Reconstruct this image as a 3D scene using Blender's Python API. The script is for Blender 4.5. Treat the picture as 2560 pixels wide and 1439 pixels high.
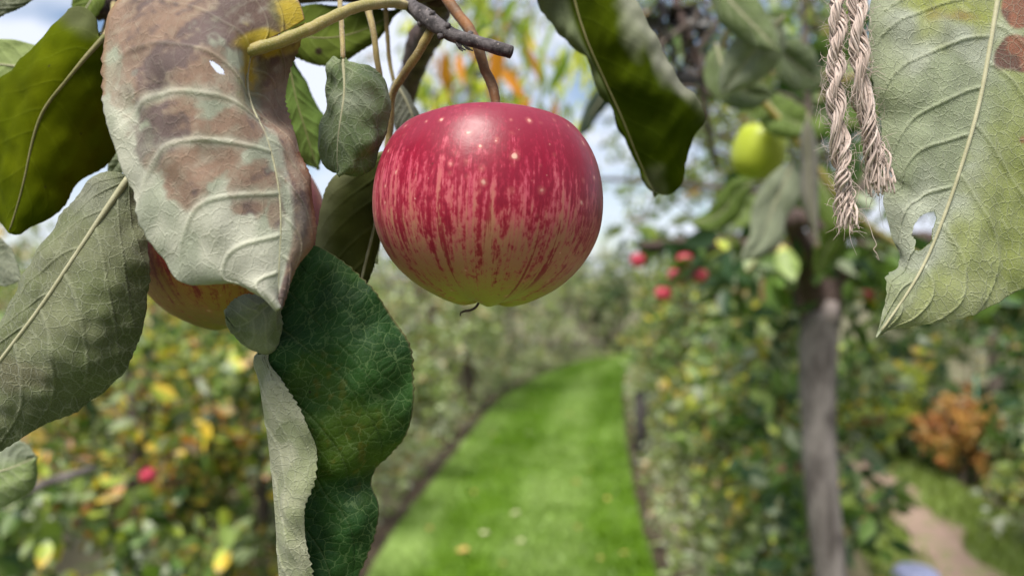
import bpy, math, random
import numpy as np

for o in list(bpy.data.objects):
    bpy.data.objects.remove(o)
S = bpy.context.scene
COL = S.collection

# ------------------------------------------------------------------ camera
FPX = 2560 * 26 / 36.0
CX, CY, HOR, CAMZ = 1280.0, 719.5, 690.0, 1.55
PITCH = math.atan((CY - HOR) / FPX)
cam_d = bpy.data.cameras.new('camera')
cam = bpy.data.objects.new('camera', cam_d)
COL.objects.link(cam)
cam.location = (0, 0, CAMZ)
cam.rotation_euler = (math.pi / 2 - PITCH, 0, 0)
cam_d.sensor_fit = 'HORIZONTAL'
cam_d.sensor_width = 36
cam_d.lens = 26
cam_d.clip_start = 0.01
cam_d.clip_end = 2000
cam_d.dof.use_dof = True
cam_d.dof.focus_distance = 0.232
cam_d.dof.aperture_fstop = 7.2
S.camera = cam

# ------------------------------------------------------------------ world, sun, exposure
SUN_EL, SUN_AZ = 60.0, 205.0          # azimuth clockwise from +Y (view direction): behind the camera
SKY_STRENGTH, SUN_STRENGTH = 0.075, 4.6
w = bpy.data.worlds.new('World')
S.world = w
w.use_nodes = True
wt = w.node_tree
for n in list(wt.nodes):
    wt.nodes.remove(n)
wo = wt.nodes.new('ShaderNodeOutputWorld')
bg = wt.nodes.new('ShaderNodeBackground')
sky = wt.nodes.new('ShaderNodeTexSky')
sky.sky_type = 'NISHITA'
sky.sun_disc = False
sky.sun_elevation = math.radians(SUN_EL)
sky.sun_rotation = math.radians(SUN_AZ)
sky.air_density = 1.0
sky.dust_density = 0.6
tc = wt.nodes.new('ShaderNodeTexCoord')
mp = wt.nodes.new('ShaderNodeMapping')
mp.inputs['Scale'].default_value = (1.0, 1.0, 2.6)
ns = wt.nodes.new('ShaderNodeTexNoise')
ns.inputs['Scale'].default_value = 3.6
ns.inputs['Detail'].default_value = 7
ns.inputs['Roughness'].default_value = 0.55
rp = wt.nodes.new('ShaderNodeValToRGB')
rp.color_ramp.elements[0].position = 0.40
rp.color_ramp.elements[1].position = 0.56
mx = wt.nodes.new('ShaderNodeMix')
mx.data_type = 'RGBA'
mx.inputs['B'].default_value = (6.3, 6.7, 7.7, 1)     # cloud, in the units of the sky texture
wt.links.new(tc.outputs['Generated'], mp.inputs['Vector'])
wt.links.new(mp.outputs['Vector'], ns.inputs['Vector'])
wt.links.new(ns.outputs['Fac'], rp.inputs['Fac'])
wt.links.new(rp.outputs['Color'], mx.inputs['Factor'])
wt.links.new(sky.outputs['Color'], mx.inputs['A'])
wt.links.new(mx.outputs['Result'], bg.inputs['Color'])
bg.inputs['Strength'].default_value = SKY_STRENGTH
wt.links.new(bg.outputs['Background'], wo.inputs['Surface'])

sd = bpy.data.lights.new('sun', 'SUN')
sd.energy = SUN_STRENGTH
sd.angle = math.radians(26)
sd.color = (1.0, 0.955, 0.87)
sun = bpy.data.objects.new('sun', sd)
COL.objects.link(sun)
sun.location = (0, -3, 8)
# light travels along local -Z; the sun stands at azimuth SUN_AZ, elevation SUN_EL
sun.rotation_euler = (math.radians(90 - SUN_EL), 0, math.radians(180 - SUN_AZ))

S.view_settings.view_transform = 'Standard'
S.view_settings.look = 'None'
S.view_settings.exposure = 0.95
S.view_settings.gamma = 1
S.view_settings.use_curve_mapping = False
S.render.engine = 'CYCLES'
S.cycles.use_denoising = True
S.cycles.max_bounces = 8
S.cycles.diffuse_bounces = 4
S.cycles.glossy_bounces = 3
S.cycles.transmission_bounces = 6
S.cycles.caustics_reflective = False
S.cycles.caustics_refractive = False

# ------------------------------------------------------------------ geometry helpers
CAMP = np.array([0, 0, CAMZ])
FWD = np.array([0, math.cos(PITCH), -math.sin(PITCH)])
UP = np.array([0, math.sin(PITCH), math.cos(PITCH)])
RT = np.array([1.0, 0, 0])


def P(x, y, d):
    return CAMP + RT * ((x - CX) / FPX * d) - UP * ((y - CY) / FPX * d) + FWD * d


def PS(pts):
    return np.array([P(*p) for p in pts])


def pix(W):
    q = W - CAMP
    dd = q @ FWD
    return CX + (q @ RT) / dd * FPX, CY - (q @ UP) / dd * FPX, dd


def G(x, y, z=0.0):
    r = RT * ((x - CX) / FPX) - UP * ((y - CY) / FPX) + FWD
    return CAMP + r * ((z - CAMZ) / r[2])


def crv(pts, n):
    p = np.asarray(pts, float)
    if len(p) == 2:
        return p[0] + (p[1] - p[0]) * np.linspace(0, 1, n)[:, None]
    t = np.concatenate([[0], np.cumsum(np.linalg.norm(np.diff(p, axis=0), axis=1))])
    t = np.maximum.accumulate(t + np.arange(len(t)) * 1e-9)
    m = np.zeros_like(p)
    dl = np.diff(p, axis=0) / np.diff(t)[:, None]
    h = np.diff(t)
    m[1:-1] = (dl[:-1] * h[1:, None] + dl[1:] * h[:-1, None]) / (h[:-1] + h[1:])[:, None]
    m[0], m[-1] = dl[0], dl[-1]
    s = np.linspace(0, t[-1], n)
    i = np.clip(np.searchsorted(t, s, 'right') - 1, 0, len(t) - 2)
    hh = h[i][:, None]
    x = ((s - t[i]) / h[i])[:, None]
    return (p[i] * (2 * x**3 - 3 * x**2 + 1) + m[i] * hh * (x**3 - 2 * x**2 + x)
            + p[i + 1] * (-2 * x**3 + 3 * x**2) + m[i + 1] * hh * (x**3 - x**2))


def waves(seed, k=24, f=1.0):
    r = np.random.RandomState(seed)
    d = r.normal(size=(k, 3))
    d /= np.linalg.norm(d, axis=1)[:, None]
    fr = f * 2.0 ** r.uniform(-0.7, 1.6, k)
    am = 1 / fr**0.7
    ph = r.uniform(0, 6.28, k)
    am /= math.sqrt((am**2).sum() / 2)

    def fn(X):
        return (np.sin(X @ (d * fr[:, None]).T * 6.28 + ph) * am).sum(1)
    return fn


def sstep(a, b, x):
    t = np.clip((x - a) / (b - a), 0, 1)
    return t * t * (3 - 2 * t)


def mesh_np(name, verts, faces, mats, parent=None, smooth=True, attrs=None, matidx=None):
    """verts (N,3), faces: (M,k) int array or list of such arrays"""
    me = bpy.data.meshes.new(name)
    if not isinstance(faces, list):
        faces = [faces]
    faces = [np.asarray(f, np.int32) for f in faces if len(f)]
    loops = np.concatenate([f.ravel() for f in faces])
    tot = np.concatenate([np.full(len(f), f.shape[1], np.int32) for f in faces])
    st = np.concatenate([[0], np.cumsum(tot)[:-1]]).astype(np.int32)
    me.vertices.add(len(verts))
    me.vertices.foreach_set('co', np.asarray(verts, np.float32).ravel())
    me.loops.add(len(loops))
    me.loops.foreach_set('vertex_index', loops)
    me.polygons.add(len(tot))
    me.polygons.foreach_set('loop_start', st)
    me.polygons.foreach_set('loop_total', tot)
    if matidx is not None:
        me.polygons.foreach_set('material_index', np.asarray(matidx, np.int32))
    me.polygons.foreach_set('use_smooth', np.full(len(tot), smooth))
    me.update(calc_edges=True)
    me.validate()
    for k, v in (attrs or {}).items():
        v = np.asarray(v, np.float32)
        if v.ndim == 1:
            a = me.attributes.new(k, 'FLOAT', 'POINT')
            a.data.foreach_set('value', v)
        elif k.startswith('col'):
            a = me.attributes.new(k, 'FLOAT_COLOR', 'POINT')
            a.data.foreach_set('color', np.concatenate([v, np.ones((len(v), 1), np.float32)], 1).ravel())
        else:
            a = me.attributes.new(k, 'FLOAT_VECTOR', 'POINT')
            a.data.foreach_set('vector', v.ravel())
    for m in (mats if isinstance(mats, (list, tuple)) else [mats]):
        me.materials.append(m)
    o = bpy.data.objects.new(name, me)
    COL.objects.link(o)
    if parent is not None:
        setpar(o, parent)
    return o


def setpar(o, parent):
    o.parent = parent
    # parts are modelled in world space: cancel the parents' placement
    p = parent
    loc = np.zeros(3)
    while p is not None:
        loc += np.array(p.location)
        p = p.parent
    o.location = tuple(np.array(o.location) - loc)


def tag(o, label=None, cat=None, group=None, kind=None):
    if label: o['label'] = label
    if cat: o['category'] = cat
    if group: o['group'] = group
    if kind: o['kind'] = kind
    return o


def empty(name, loc, label=None, cat=None, group=None):
    o = bpy.data.objects.new(name, None)
    o.empty_display_size = 0.05
    COL.objects.link(o)
    o.location = tuple(loc)
    return tag(o, label, cat, group)


def tube_geo(pts, rad, sides=10, n=None, rough=0, seed=0, cap=True, knobs=0):
    pts = np.asarray(pts, float)
    k = len(pts)
    if n:
        rad = np.interp(np.linspace(0, 1, n), np.linspace(0, 1, k), np.broadcast_to(rad, k)) if np.ndim(rad) else np.full(n, rad)
        pts = crv(pts, n)
    n = len(pts)
    rad = np.broadcast_to(rad, n).astype(float)
    T = np.gradient(pts, axis=0)
    T /= np.linalg.norm(T, axis=1)[:, None] + 1e-12
    a = np.array([0.31, 0.2, 0.93]) if abs(T[0][2]) < 0.8 else np.array([0.9, 0.3, 0.1])
    N = np.zeros_like(pts)
    v = a - T[0] * (a @ T[0])
    for i in range(n):
        v = v - T[i] * (v @ T[i])
        v /= np.linalg.norm(v) + 1e-12
        N[i] = v
    B = np.cross(T, N)
    th = np.linspace(0, 2 * math.pi, sides, endpoint=False)
    ring = N[:, None, :] * np.cos(th)[None, :, None] + B[:, None, :] * np.sin(th)[None, :, None]
    rr = np.repeat(rad[:, None], sides, 1)
    V = pts[:, None, :] + ring * rr[:, :, None]
    if rough:
        f = waves(seed, 30, 0.35 / max(rad.mean(), 1e-5))
        rr = rr * (1 + rough * f(V.reshape(-1, 3)).reshape(n, sides))
        V = pts[:, None, :] + ring * rr[:, :, None]
    V = V.reshape(-1, 3)
    i = np.arange(n - 1)[:, None] * sides
    j = np.arange(sides)[None, :]
    j2 = (j + 1) % sides
    F = np.stack([i + j, i + j2, i + sides + j2, i + sides + j], -1).reshape(-1, 4)
    Fs = [F]
    if cap:
        c0, c1 = len(V), len(V) + 1
        V = np.concatenate([V, pts[:1] - T[:1] * rad[0] * 0.15, pts[-1:] + T[-1:] * rad[-1] * 0.15])
        jj = np.arange(sides)
        t0 = np.stack([np.full(sides, c0), (jj + 1) % sides, jj], -1)
        b = (n - 1) * sides
        t1 = np.stack([np.full(sides, c1), b + jj, b + (jj + 1) % sides], -1)
        Fs.append(np.concatenate([t0, t1]))
    return V, Fs


def tube(name, pts, rad, mat, parent=None, **kw):
    V, F = tube_geo(pts, rad, **kw)
    return mesh_np(name, V, F, mat, parent)


def join_geo(parts):
    vs, q, t, off = [], [], [], 0
    for V, Fs in parts:
        vs.append(V)
        for f in Fs:
            (q if f.shape[1] == 4 else t).append(f + off)
        off += len(V)
    return np.concatenate(vs), [np.concatenate(x) for x in (q, t) if x]


# ------------------------------------------------------------------ materials
class NT:
    def __init__(s, name):
        s.m = bpy.data.materials.new(name)
        s.m.use_nodes = True
        s.t = s.m.node_tree
        for n in list(s.t.nodes):
            s.t.nodes.remove(n)
        s.out = s.t.nodes.new('ShaderNodeOutputMaterial')

    def put(s, sock, v):
        if hasattr(v, 'links') or isinstance(v, bpy.types.NodeSocket):
            s.t.links.new(v, sock)
        elif isinstance(v, (tuple, list)) and len(v) == 3 and sock.type == 'RGBA':
            sock.default_value = (*v, 1)
        else:
            sock.default_value = v

    def n(s, typ, _o=0, _set=None, **kw):
        nd = s.t.nodes.new('ShaderNode' + typ)
        for k, v in (_set or {}).items():
            setattr(nd, k, v)
        for k, v in kw.items():
            key = k.replace('_', ' ')
            sk = nd.inputs.get(key) if not k.startswith('i') or not k[1:].isdigit() else nd.inputs[int(k[1:])]
            s.put(sk, v)
        return nd.outputs[_o]

    def attr(s, name, o='Color'):
        nd = s.t.nodes.new('ShaderNodeAttribute')
        nd.attribute_name = name
        return nd.outputs[o]

    def math(s, op, a, b=0.0, c=0.0, clamp=False):
        nd = s.t.nodes.new('ShaderNodeMath')
        nd.operation = op
        nd.use_clamp = clamp
        for i, v in enumerate((a, b, c)):
            s.put(nd.inputs[i], v)
        return nd.outputs[0]

    def vmath(s, op, a, b=(0, 0, 0)):
        nd = s.t.nodes.new('ShaderNodeVectorMath')
        nd.operation = op
        for i, v in enumerate((a, b)):
            if op == 'SCALE' and i == 1:
                s.put(nd.inputs['Scale'], v)
            else:
                s.put(nd.inputs[i], v)
        return nd.outputs['Vector']

    def mix(s, f, a, b, mode='MIX'):
        nd = s.t.nodes.new('ShaderNodeMix')
        nd.data_type = 'RGBA'
        nd.blend_type = mode
        nd.clamp_factor = True
        s.put(nd.inputs[0], f)
        s.put(nd.inputs[6], a)
        s.put(nd.inputs[7], b)
        return nd.outputs[2]

    def step(s, x, a, b, lo=0.0, hi=1.0):
        nd = s.t.nodes.new('ShaderNodeMapRange')
        nd.interpolation_type = 'SMOOTHSTEP'
        for i, v in enumerate((x, a, b, lo, hi)):
            s.put(nd.inputs[i], v)
        return nd.outputs[0]

    def ramp(s, f, stops, interp='LINEAR'):
        nd = s.t.nodes.new('ShaderNodeValToRGB')
        cr = nd.color_ramp
        cr.interpolation = interp
        while len(cr.elements) < len(stops):
            cr.elements.new(0.5)
        for e, (p, c) in zip(cr.elements, stops):
            e.position = p
            e.color = (*c, 1)
        s.put(nd.inputs[0], f)
        return nd.outputs[0]

    def noise(s, vec, scale, detail=3, rough=0.5, o='Fac', dist=0.0):
        nd = s.t.nodes.new('ShaderNodeTexNoise')
        s.put(nd.inputs['Vector'], vec)
        nd.inputs['Scale'].default_value = scale
        nd.inputs['Detail'].default_value = detail
        nd.inputs['Roughness'].default_value = rough
        nd.inputs['Distortion'].default_value = dist
        return nd.outputs[o]

    def voro(s, vec, scale, feature='F1', o='Distance', rnd=1.0):
        nd = s.t.nodes.new('ShaderNodeTexVoronoi')
        nd.feature = feature
        s.put(nd.inputs['Vector'], vec)
        nd.inputs['Scale'].default_value = scale
        nd.inputs['Randomness'].default_value = rnd
        return nd.outputs[o]

    def bump(s, h, dist, strength=1.0):
        nd = s.t.nodes.new('ShaderNodeBump')
        s.put(nd.inputs['Height'], h)
        nd.inputs['Distance'].default_value = dist
        nd.inputs['Strength'].default_value = strength
        return nd.outputs[0]

    def pbr(s, col, rough=0.5, normal=None, spec=0.5, **kw):
        nd = s.t.nodes.new('ShaderNodeBsdfPrincipled')
        s.put(nd.inputs['Base Color'], col)
        s.put(nd.inputs['Roughness'], rough)
        s.put(nd.inputs['Specular IOR Level'], spec)
        if normal is not None:
            s.put(nd.inputs['Normal'], normal)
        for k, v in kw.items():
            s.put(nd.inputs[k.replace('_', ' ')], v)
        return nd.outputs[0]

    def transl(s, col, normal=None):
        nd = s.t.nodes.new('ShaderNodeBsdfTranslucent')
        s.put(nd.inputs[0], col)
        return nd.outputs[0]

    def mixsh(s, f, a, b):
        nd = s.t.nodes.new('ShaderNodeMixShader')
        s.put(nd.inputs[0], f)
        s.t.links.new(a, nd.inputs[1])
        s.t.links.new(b, nd.inputs[2])
        return nd.outputs[0]

    def done(s, sh):
        s.t.links.new(sh, s.out.inputs[0])
        return s.m


def leaf_material(name, under):
    t = NT(name)
    base = t.attr('colD' if under else 'colU')
    luv = t.attr('luv', 'Vector')
    vein = t.attr('vein', 'Fac')
    net = t.attr('net', 'Fac')
    warp = t.vmath('SCALE', t.vmath('SUBTRACT', t.noise(luv, 0.45, 3, 0.6, 'Color'), (0.5, 0.5, 0.5)), 1.6)
    co = t.vmath('ADD', luv, warp)
    co1 = t.n('Mapping', Vector=co, Scale=(0.75, 1.1, 1.0))
    e1 = t.voro(co1, 0.30, 'DISTANCE_TO_EDGE')
    e2 = t.voro(co, 0.78, 'DISTANCE_TO_EDGE')
    l1 = t.math('MULTIPLY', t.step(e1, 0.012, 0.065, 1, 0), net)
    l2 = t.math('MULTIPLY', t.step(e2, 0.0, 0.10, 1, 0), net)
    fn = t.noise(luv, 2.6, 4, 0.7)
    bl = t.noise(luv, 0.11, 3, 0.55)
    fz = t.noise(t.n('Mapping', Vector=luv, Scale=(1, 0.45, 1), Rotation=(0, 0, 0.6)), 5.5, 2, 0.6)
    if under:
        c = t.mix(t.step(bl, 0.3, 0.7), t.vmath('SCALE', base, 0.88), t.vmath('SCALE', base, 1.14))
        c = t.mix(t.math('MULTIPLY', t.math('MULTIPLY', t.step(fz, 0.42, 0.7), 0.26), net), c, t.mix(0.5, c, (0.46, 0.46, 0.40)))
        vc = t.mix(t.math('MULTIPLY', net, 0.42), t.vmath('SCALE', c, 1.25), (0.40, 0.41, 0.30))
        c = t.mix(t.math('MULTIPLY', l2, 0.22), c, vc)
        c = t.mix(t.math('MULTIPLY', l1, 0.55), c, vc)
        c = t.mix(t.math('MULTIPLY', vein, 0.8), c, vc)
        spots = t.step(t.voro(luv, 0.085, 'F1'), 0.028, 0.05, 1, 0)
        c = t.mix(t.math('MULTIPLY', spots, 0.55), c, (0.05, 0.035, 0.02))
        h = t.math('ADD', t.math('MULTIPLY', l1, 0.6), t.math('MULTIPLY', l2, 0.3))
        h = t.math('ADD', h, t.math('MULTIPLY', fn, 0.7))
        nrm = t.bump(h, 0.00036, 0.9)
        sh = t.pbr(c, 0.72, nrm, t.math('MULTIPLY', net, 0.22), Sheen_Weight=t.math('MULTIPLY', net, 0.18), Sheen_Roughness=0.5)
        tr = t.transl(t.mix(0.5, t.vmath('SCALE', c, 1.1), t.vmath('MULTIPLY', c, (1.15, 1.35, 0.3))))
        return t.done(t.mixsh(0.36, sh, tr))
    c = t.mix(t.step(bl, 0.3, 0.7), t.vmath('SCALE', base, 0.8), t.vmath('SCALE', base, 1.2))
    c = t.mix(t.math('MULTIPLY', t.step(fn, 0.35, 0.75), 0.35), c, t.vmath('MULTIPLY', c, (1.35, 1.2, 0.8)))
    vc = t.mix(0.55, t.vmath('SCALE', c, 1.8), (0.20, 0.26, 0.12))
    c = t.mix(t.math('MULTIPLY', l2, 0.10), c, vc)
    c = t.mix(t.math('MULTIPLY', t.math('MULTIPLY', t.step(e1, 0.008, 0.042, 1, 0), net), 0.42), c, vc)
    c = t.mix(t.math('MULTIPLY', vein, 0.8), c, vc)
    spots = t.step(t.voro(luv, 0.07, 'F1'), 0.02, 0.04, 1, 0)
    c = t.mix(t.math('MULTIPLY', spots, 0.7), c, (0.02, 0.012, 0.006))
    h = t.math('SUBTRACT', t.math('MULTIPLY', t.step(e1, 0.0, 0.35), 0.8), t.math('MULTIPLY', l2, 0.3))
    h = t.math('ADD', h, t.math('MULTIPLY', fn, 0.35))
    nrm = t.bump(h, 0.00032, 0.75)
    sh = t.pbr(c, t.math('ADD', 0.42, t.math('MULTIPLY', fn, 0.25)), nrm, 0.14)
    tr = t.transl(t.vmath('MULTIPLY', c, (1.5, 1.6, 0.35)))
    return t.done(t.mixsh(0.30, sh, tr))


M_UP = leaf_material('leaf_upper_side', False)
M_UN = leaf_material('leaf_under_side', True)


def simple(name, col, rough=0.6, var=0.25, scale=40, bump=0.0, spec=0.4):
    t = NT(name)
    co = t.n('TexCoord', 3)
    nz = t.noise(co, scale, 4, 0.6)
    c = t.mix(nz, tuple(x * (1 - var) for x in col), tuple(min(1, x * (1 + var)) for x in col))
    nrm = t.bump(nz, bump, 1.0) if bump else None
    return t.done(t.pbr(c, rough, nrm, spec))


def petiole_mat(name, a, b, scale=160, fuzz=.3):
    t = NT(name)
    co = t.n('TexCoord', 3)
    nz = t.noise(co, scale, 4, 0.65)
    fz = t.noise(co, scale * 14, 2, 0.6)
    c = t.mix(t.step(nz, 0.3, 0.7), a, b)
    c = t.mix(t.math('MULTIPLY', t.step(fz, 0.5, 0.75), fuzz), c, (0.5, 0.47, 0.38))
    return t.done(t.pbr(c, 0.62, t.bump(fz, 0.0002, 0.6), 0.25, Sheen_Weight=fuzz * 0.5))


M_PET = petiole_mat('petiole_olive', (0.17, 0.15, 0.03), (0.27, 0.21, 0.075))
M_RIB = petiole_mat('midrib_pale', (0.22, 0.21, 0.12), (0.30, 0.285, 0.18))
M_RIBG = petiole_mat('midrib_green', (0.10, 0.10, 0.025), (0.15, 0.13, 0.05), 160, .12)
M_PETB = petiole_mat('stalk_brown_olive', (0.13, 0.085, 0.03), (0.22, 0.17, 0.05))
M_STALK = petiole_mat('stalk_reddish', (0.06, 0.032, 0.014), (0.16, 0.066, 0.02), 60, .08)


def bark(name, dark, light, scale, lent=True, stretch=1.0):
    t = NT(name)
    co = t.n('TexCoord', 3)
    if stretch != 1.0:
        co = t.n('Mapping', Vector=co, Scale=(1, 1, stretch))
    n1 = t.noise(co, scale, 5, 0.65)
    n2 = t.noise(co, scale * 4.5, 4, 0.7)
    c = t.mix(t.step(n1, 0.32, 0.68), dark, light)
    c = t.mix(t.math('MULTIPLY', n2, 0.5), c, t.vmath('SCALE', c, 0.45))
    if lent:
        sp = t.step(t.voro(co, scale * 1.6, 'F1'), 0.10, 0.2, 1, 0)
        c = t.mix(t.math('MULTIPLY', sp, 0.5), c, (0.3, 0.25, 0.22))
    h = t.math('ADD', n1, t.math('MULTIPLY', n2, 0.6))
    return t.done(t.pbr(c, 0.78, t.bump(h, 0.25 / scale, 0.7), 0.25))


M_TWIG = bark('bark_twig_grey', (0.022, 0.018, 0.019), (0.115, 0.10, 0.102), 330)
M_LIMB = bark('bark_limb_dark', (0.03, 0.02, 0.018), (0.10, 0.065, 0.055), 120)
M_TRUNK = bark('bark_trunk_grey', (0.06, 0.05, 0.046), (0.21, 0.185, 0.172), 30, False, 0.28)
M_BARK = bark('bark_far', (0.05, 0.038, 0.03), (0.14, 0.11, 0.09), 18, False)
M_CUT = simple('cut_wood_dark', (0.03, 0.026, 0.024), 0.8, 0.5, 900)
M_CUTL = simple('cut_wood_pale', (0.20, 0.165, 0.155), 0.8, 0.3, 30)


def apple_material(name, z_lo, z_hi, red, green, streak=1.0, pink=(0.37, 0.056, 0.09), tan=(0.29, 0.125, 0.072)):
    """vertical streaks on a pale ground; height range in object space"""
    t = NT(name)
    co = t.n('TexCoord', 3)
    sep = t.t.nodes.new('ShaderNodeSeparateXYZ')
    t.put(sep.inputs[0], co)
    x, y, z = sep.outputs
    hgt = t.step(z, z_lo, z_hi)
    nv = t.vmath('NORMALIZE', t.n('CombineXYZ', X=x, Y=y, Z=0.0))
    sep2 = t.t.nodes.new('ShaderNodeSeparateXYZ')
    t.put(sep2.inputs[0], nv)
    lin = t.n('MapRange', i0=z, i1=z_lo, i2=z_hi)

    def band(k, kz, det=3, rough=0.55):
        v = t.n('CombineXYZ', X=t.math('MULTIPLY', sep2.outputs[0], k), Y=t.math('MULTIPLY', sep2.outputs[1], k),
                Z=t.math('MULTIPLY', lin, kz))
        return t.noise(v, 1.0, det, rough)
    s1 = band(7, 1.1)
    s2 = band(24, 1.6)
    s3 = band(75, 4.0, 4, 0.65)
    mott = t.noise(co, 900, 3, 0.7)
    mott2 = t.noise(co, 260, 4, 0.7)
    big = t.noise(co, 40, 3, 0.5)
    dv = lambda x, k: t.math('MULTIPLY', t.math('SUBTRACT', t.step(x, 0.3, 0.7), 0.5), k)
    amt = lin
    for x, k in ((s1, 0.22), (s2, 0.20), (mott2, 0.22), (s3, 0.22), (mott, 0.16), (big, 0.14)):
        amt = t.math('ADD', amt, dv(x, k))
    ground = t.mix(t.step(lin, 0.0, 0.24), green, tan)
    ground = t.mix(t.step(t.math('ADD', lin, dv(s2, 0.2)), 0.26, 0.55), ground, t.mix(0.6, tan, pink))
    ground = t.mix(t.step(t.math('ADD', lin, dv(s2, 0.3)), 0.42, 0.75), ground, pink)
    # blush laid on as fine stipple, denser towards the shoulder
    cov = t.math('ADD', lin, t.math('ADD', dv(s1, 0.42), t.math('ADD', dv(s2, 0.30), dv(big, 0.30))))
    stv = t.n('Mapping', Vector=co, Scale=(1.0, 1.0, 0.42))
    stip = t.math('ADD', t.math('MULTIPLY', t.noise(stv, 850, 3, 0.7), 0.6), t.math('MULTIPLY', t.noise(stv, 330, 3, 0.65), 0.4))
    stip = t.math('ADD', stip, dv(s3, 0.10))
    thr = t.math('MULTIPLY_ADD', cov, -0.36, 0.645)
    sd_ = t.math('SUBTRACT', stip, thr)
    c = t.mix(t.step(sd_, -0.12, 0.03, 0, 0.6), ground, t.mix(0.4, pink, red))
    c = t.mix(t.step(sd_, -0.03, 0.08, 0, 0.88), c, red)
    c = t.mix(t.step(sd_, 0.06, 0.16, 0, 0.75), c, tuple(v * 0.66 for v in red))
    # dark broken streaks
    st = t.math('ADD', band(16, 1.6, 2, 0.4), t.math('ADD', dv(s3, 0.09), t.math('MULTIPLY', t.math('SUBTRACT', stip, 0.5), 0.35)))
    st = t.math('MULTIPLY', t.step(st, 0.585, 0.64), t.step(t.math('ADD', lin, dv(s1, 0.4)), 0.14, 0.3))
    c = t.mix(t.math('MULTIPLY', st, 0.85 * streak), c, tuple(v * 0.85 for v in red))
    # duller purple at the crown: shading and sky reflection painted into the skin
    c = t.mix(t.step(lin, 0.72, 1.0, 0, 0.5), c, t.mix(s2, (0.12, 0.014, 0.032), (0.22, 0.035, 0.06)))
    # lenticels
    ve = t.t.nodes.new('ShaderNodeTexVoronoi')
    t.put(ve.inputs['Vector'], t.vmath('ADD', co, t.vmath('SCALE', t.noise(co, 300, 2, 0.5, 'Color'), 0.0016)))
    ve.inputs['Scale'].default_value = 235
    sr = t.t.nodes.new('ShaderNodeSeparateColor')
    t.put(sr.inputs[0], ve.outputs['Color'])
    rnd = t.math('POWER', sr.outputs[0], 2.0)
    rad = t.math('MULTIPLY_ADD', rnd, 0.17, 0.025)
    dots = t.step(t.math('DIVIDE', ve.outputs['Distance'], rad), 0.5, 1.2, 1, 0)
    dots = t.math('MULTIPLY', dots, t.math('MULTIPLY_ADD', sr.outputs[1], 0.7, 0.2))
    halo = t.step(t.math('DIVIDE', ve.outputs['Distance'], rad), 0.8, 2.6, 1, 0)
    c = t.mix(t.math('MULTIPLY', halo, 0.25), c, t.mix(0.5, pink, (0.50, 0.22, 0.14)))
    c = t.mix(t.math('MULTIPLY', dots, 0.7), c, (0.62, 0.42, 0.32))
    specks = t.step(t.voro(co, 130, 'F1'), 0.03, 0.05, 1, 0)
    c = t.mix(t.math('MULTIPLY', specks, 0.6), c, (0.06, 0.03, 0.015))
    h = t.math('ADD', t.math('MULTIPLY', mott2, 0.5), t.math('MULTIPLY', dots, 0.35))
    h = t.math('ADD', h, t.math('MULTIPLY', big, 2.0))
    rgh = t.math('ADD', 0.29, t.math('MULTIPLY', mott2, 0.2))
    return t.done(t.pbr(c, rgh, t.bump(h, 0.0004, 0.5), 0.25, Sheen_Weight=0.03, Sheen_Roughness=0.4,
                        Subsurface_Weight=0.04, Subsurface_Radius=(0.003, 0.0012, 0.001), Subsurface_Scale=1.0))


# leaf clouds: colour by random per island
def foliage(name, stops, transl=0.34, rough=0.45):
    t = NT(name)
    g = t.n('NewGeometry', 8) if False else None
    nd = t.t.nodes.new('ShaderNodeNewGeometry')
    r = nd.outputs['Random Per Island']
    co = t.n('TexCoord', 3)
    cl_ = t.noise(co, 2.6, 2, 0.5)
    k_ = t.math('FRACT', t.math('ADD', t.math('MULTIPLY', cl_, 2.2), t.math('MULTIPLY', r, 0.55)))
    c = t.ramp(k_, stops, 'CONSTANT')
    nz = t.noise(co, 6, 3, 0.6)
    c = t.mix(t.step(nz, .3, .7), t.vmath('SCALE', c, 0.75), t.vmath('SCALE', c, 1.3))
    sh = t.pbr(c, rough, None, 0.3)
    tr = t.transl(t.vmath('MULTIPLY', c, (1.25, 1.3, 0.5)))
    return t.done(t.mixsh(transl, sh, tr))


def stops(*cw):
    tot = sum(w for _, w in cw)
    out, p = [], 0.0
    for c, wgt in cw:
        out.append((p, c))
        p += wgt / tot
    return out


GRN, DGN, MGN = (0.085, 0.145, 0.03), (0.03, 0.065, 0.024), (0.16, 0.22, 0.055)
GRY, PAL, LIM = (0.20, 0.235, 0.15), (0.38, 0.40, 0.33), (0.30, 0.36, 0.05)
YEL, ORG, BRN = (0.52, 0.37, 0.045), (0.52, 0.20, 0.03), (0.19, 0.11, 0.055)
PNK, PGR = (0.34, 0.24, 0.19), (0.25, 0.30, 0.15)
OCH, RED = (0.34, 0.26, 0.11), (0.30, 0.04, 0.03)
F_AUT = foliage('foliage_autumn_mix', stops((DGN, 2.2), (GRN, 2), (MGN, 1.6), (PGR, 1.4), (LIM, 1.3), (YEL, 1.1), (OCH, 1.3), (ORG, .5), (PNK, .7), (BRN, .8), (GRN, 1.2), (GRY, 1.6), (PAL, .8), (PGR, 1)))
F_MUT = foliage('foliage_muted_grey', stops(((.12, .18, .05), 1.4), ((.22, .28, .09), 2), ((.31, .36, .19), 2), (PAL, 1), ((.27, .31, .20), 2), ((.40, .29, .23), .7), ((.40, .32, .15), 1), (BRN, .7), ((.31, .36, .19), 1), (LIM, .8)))
F_GRN = foliage('foliage_green', stops((GRN, 3), (DGN, 3), (GRY, 1.6), (MGN, 1.4), (PAL, 0.3), (YEL, 0.2), (BRN, 0.4)))
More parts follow.
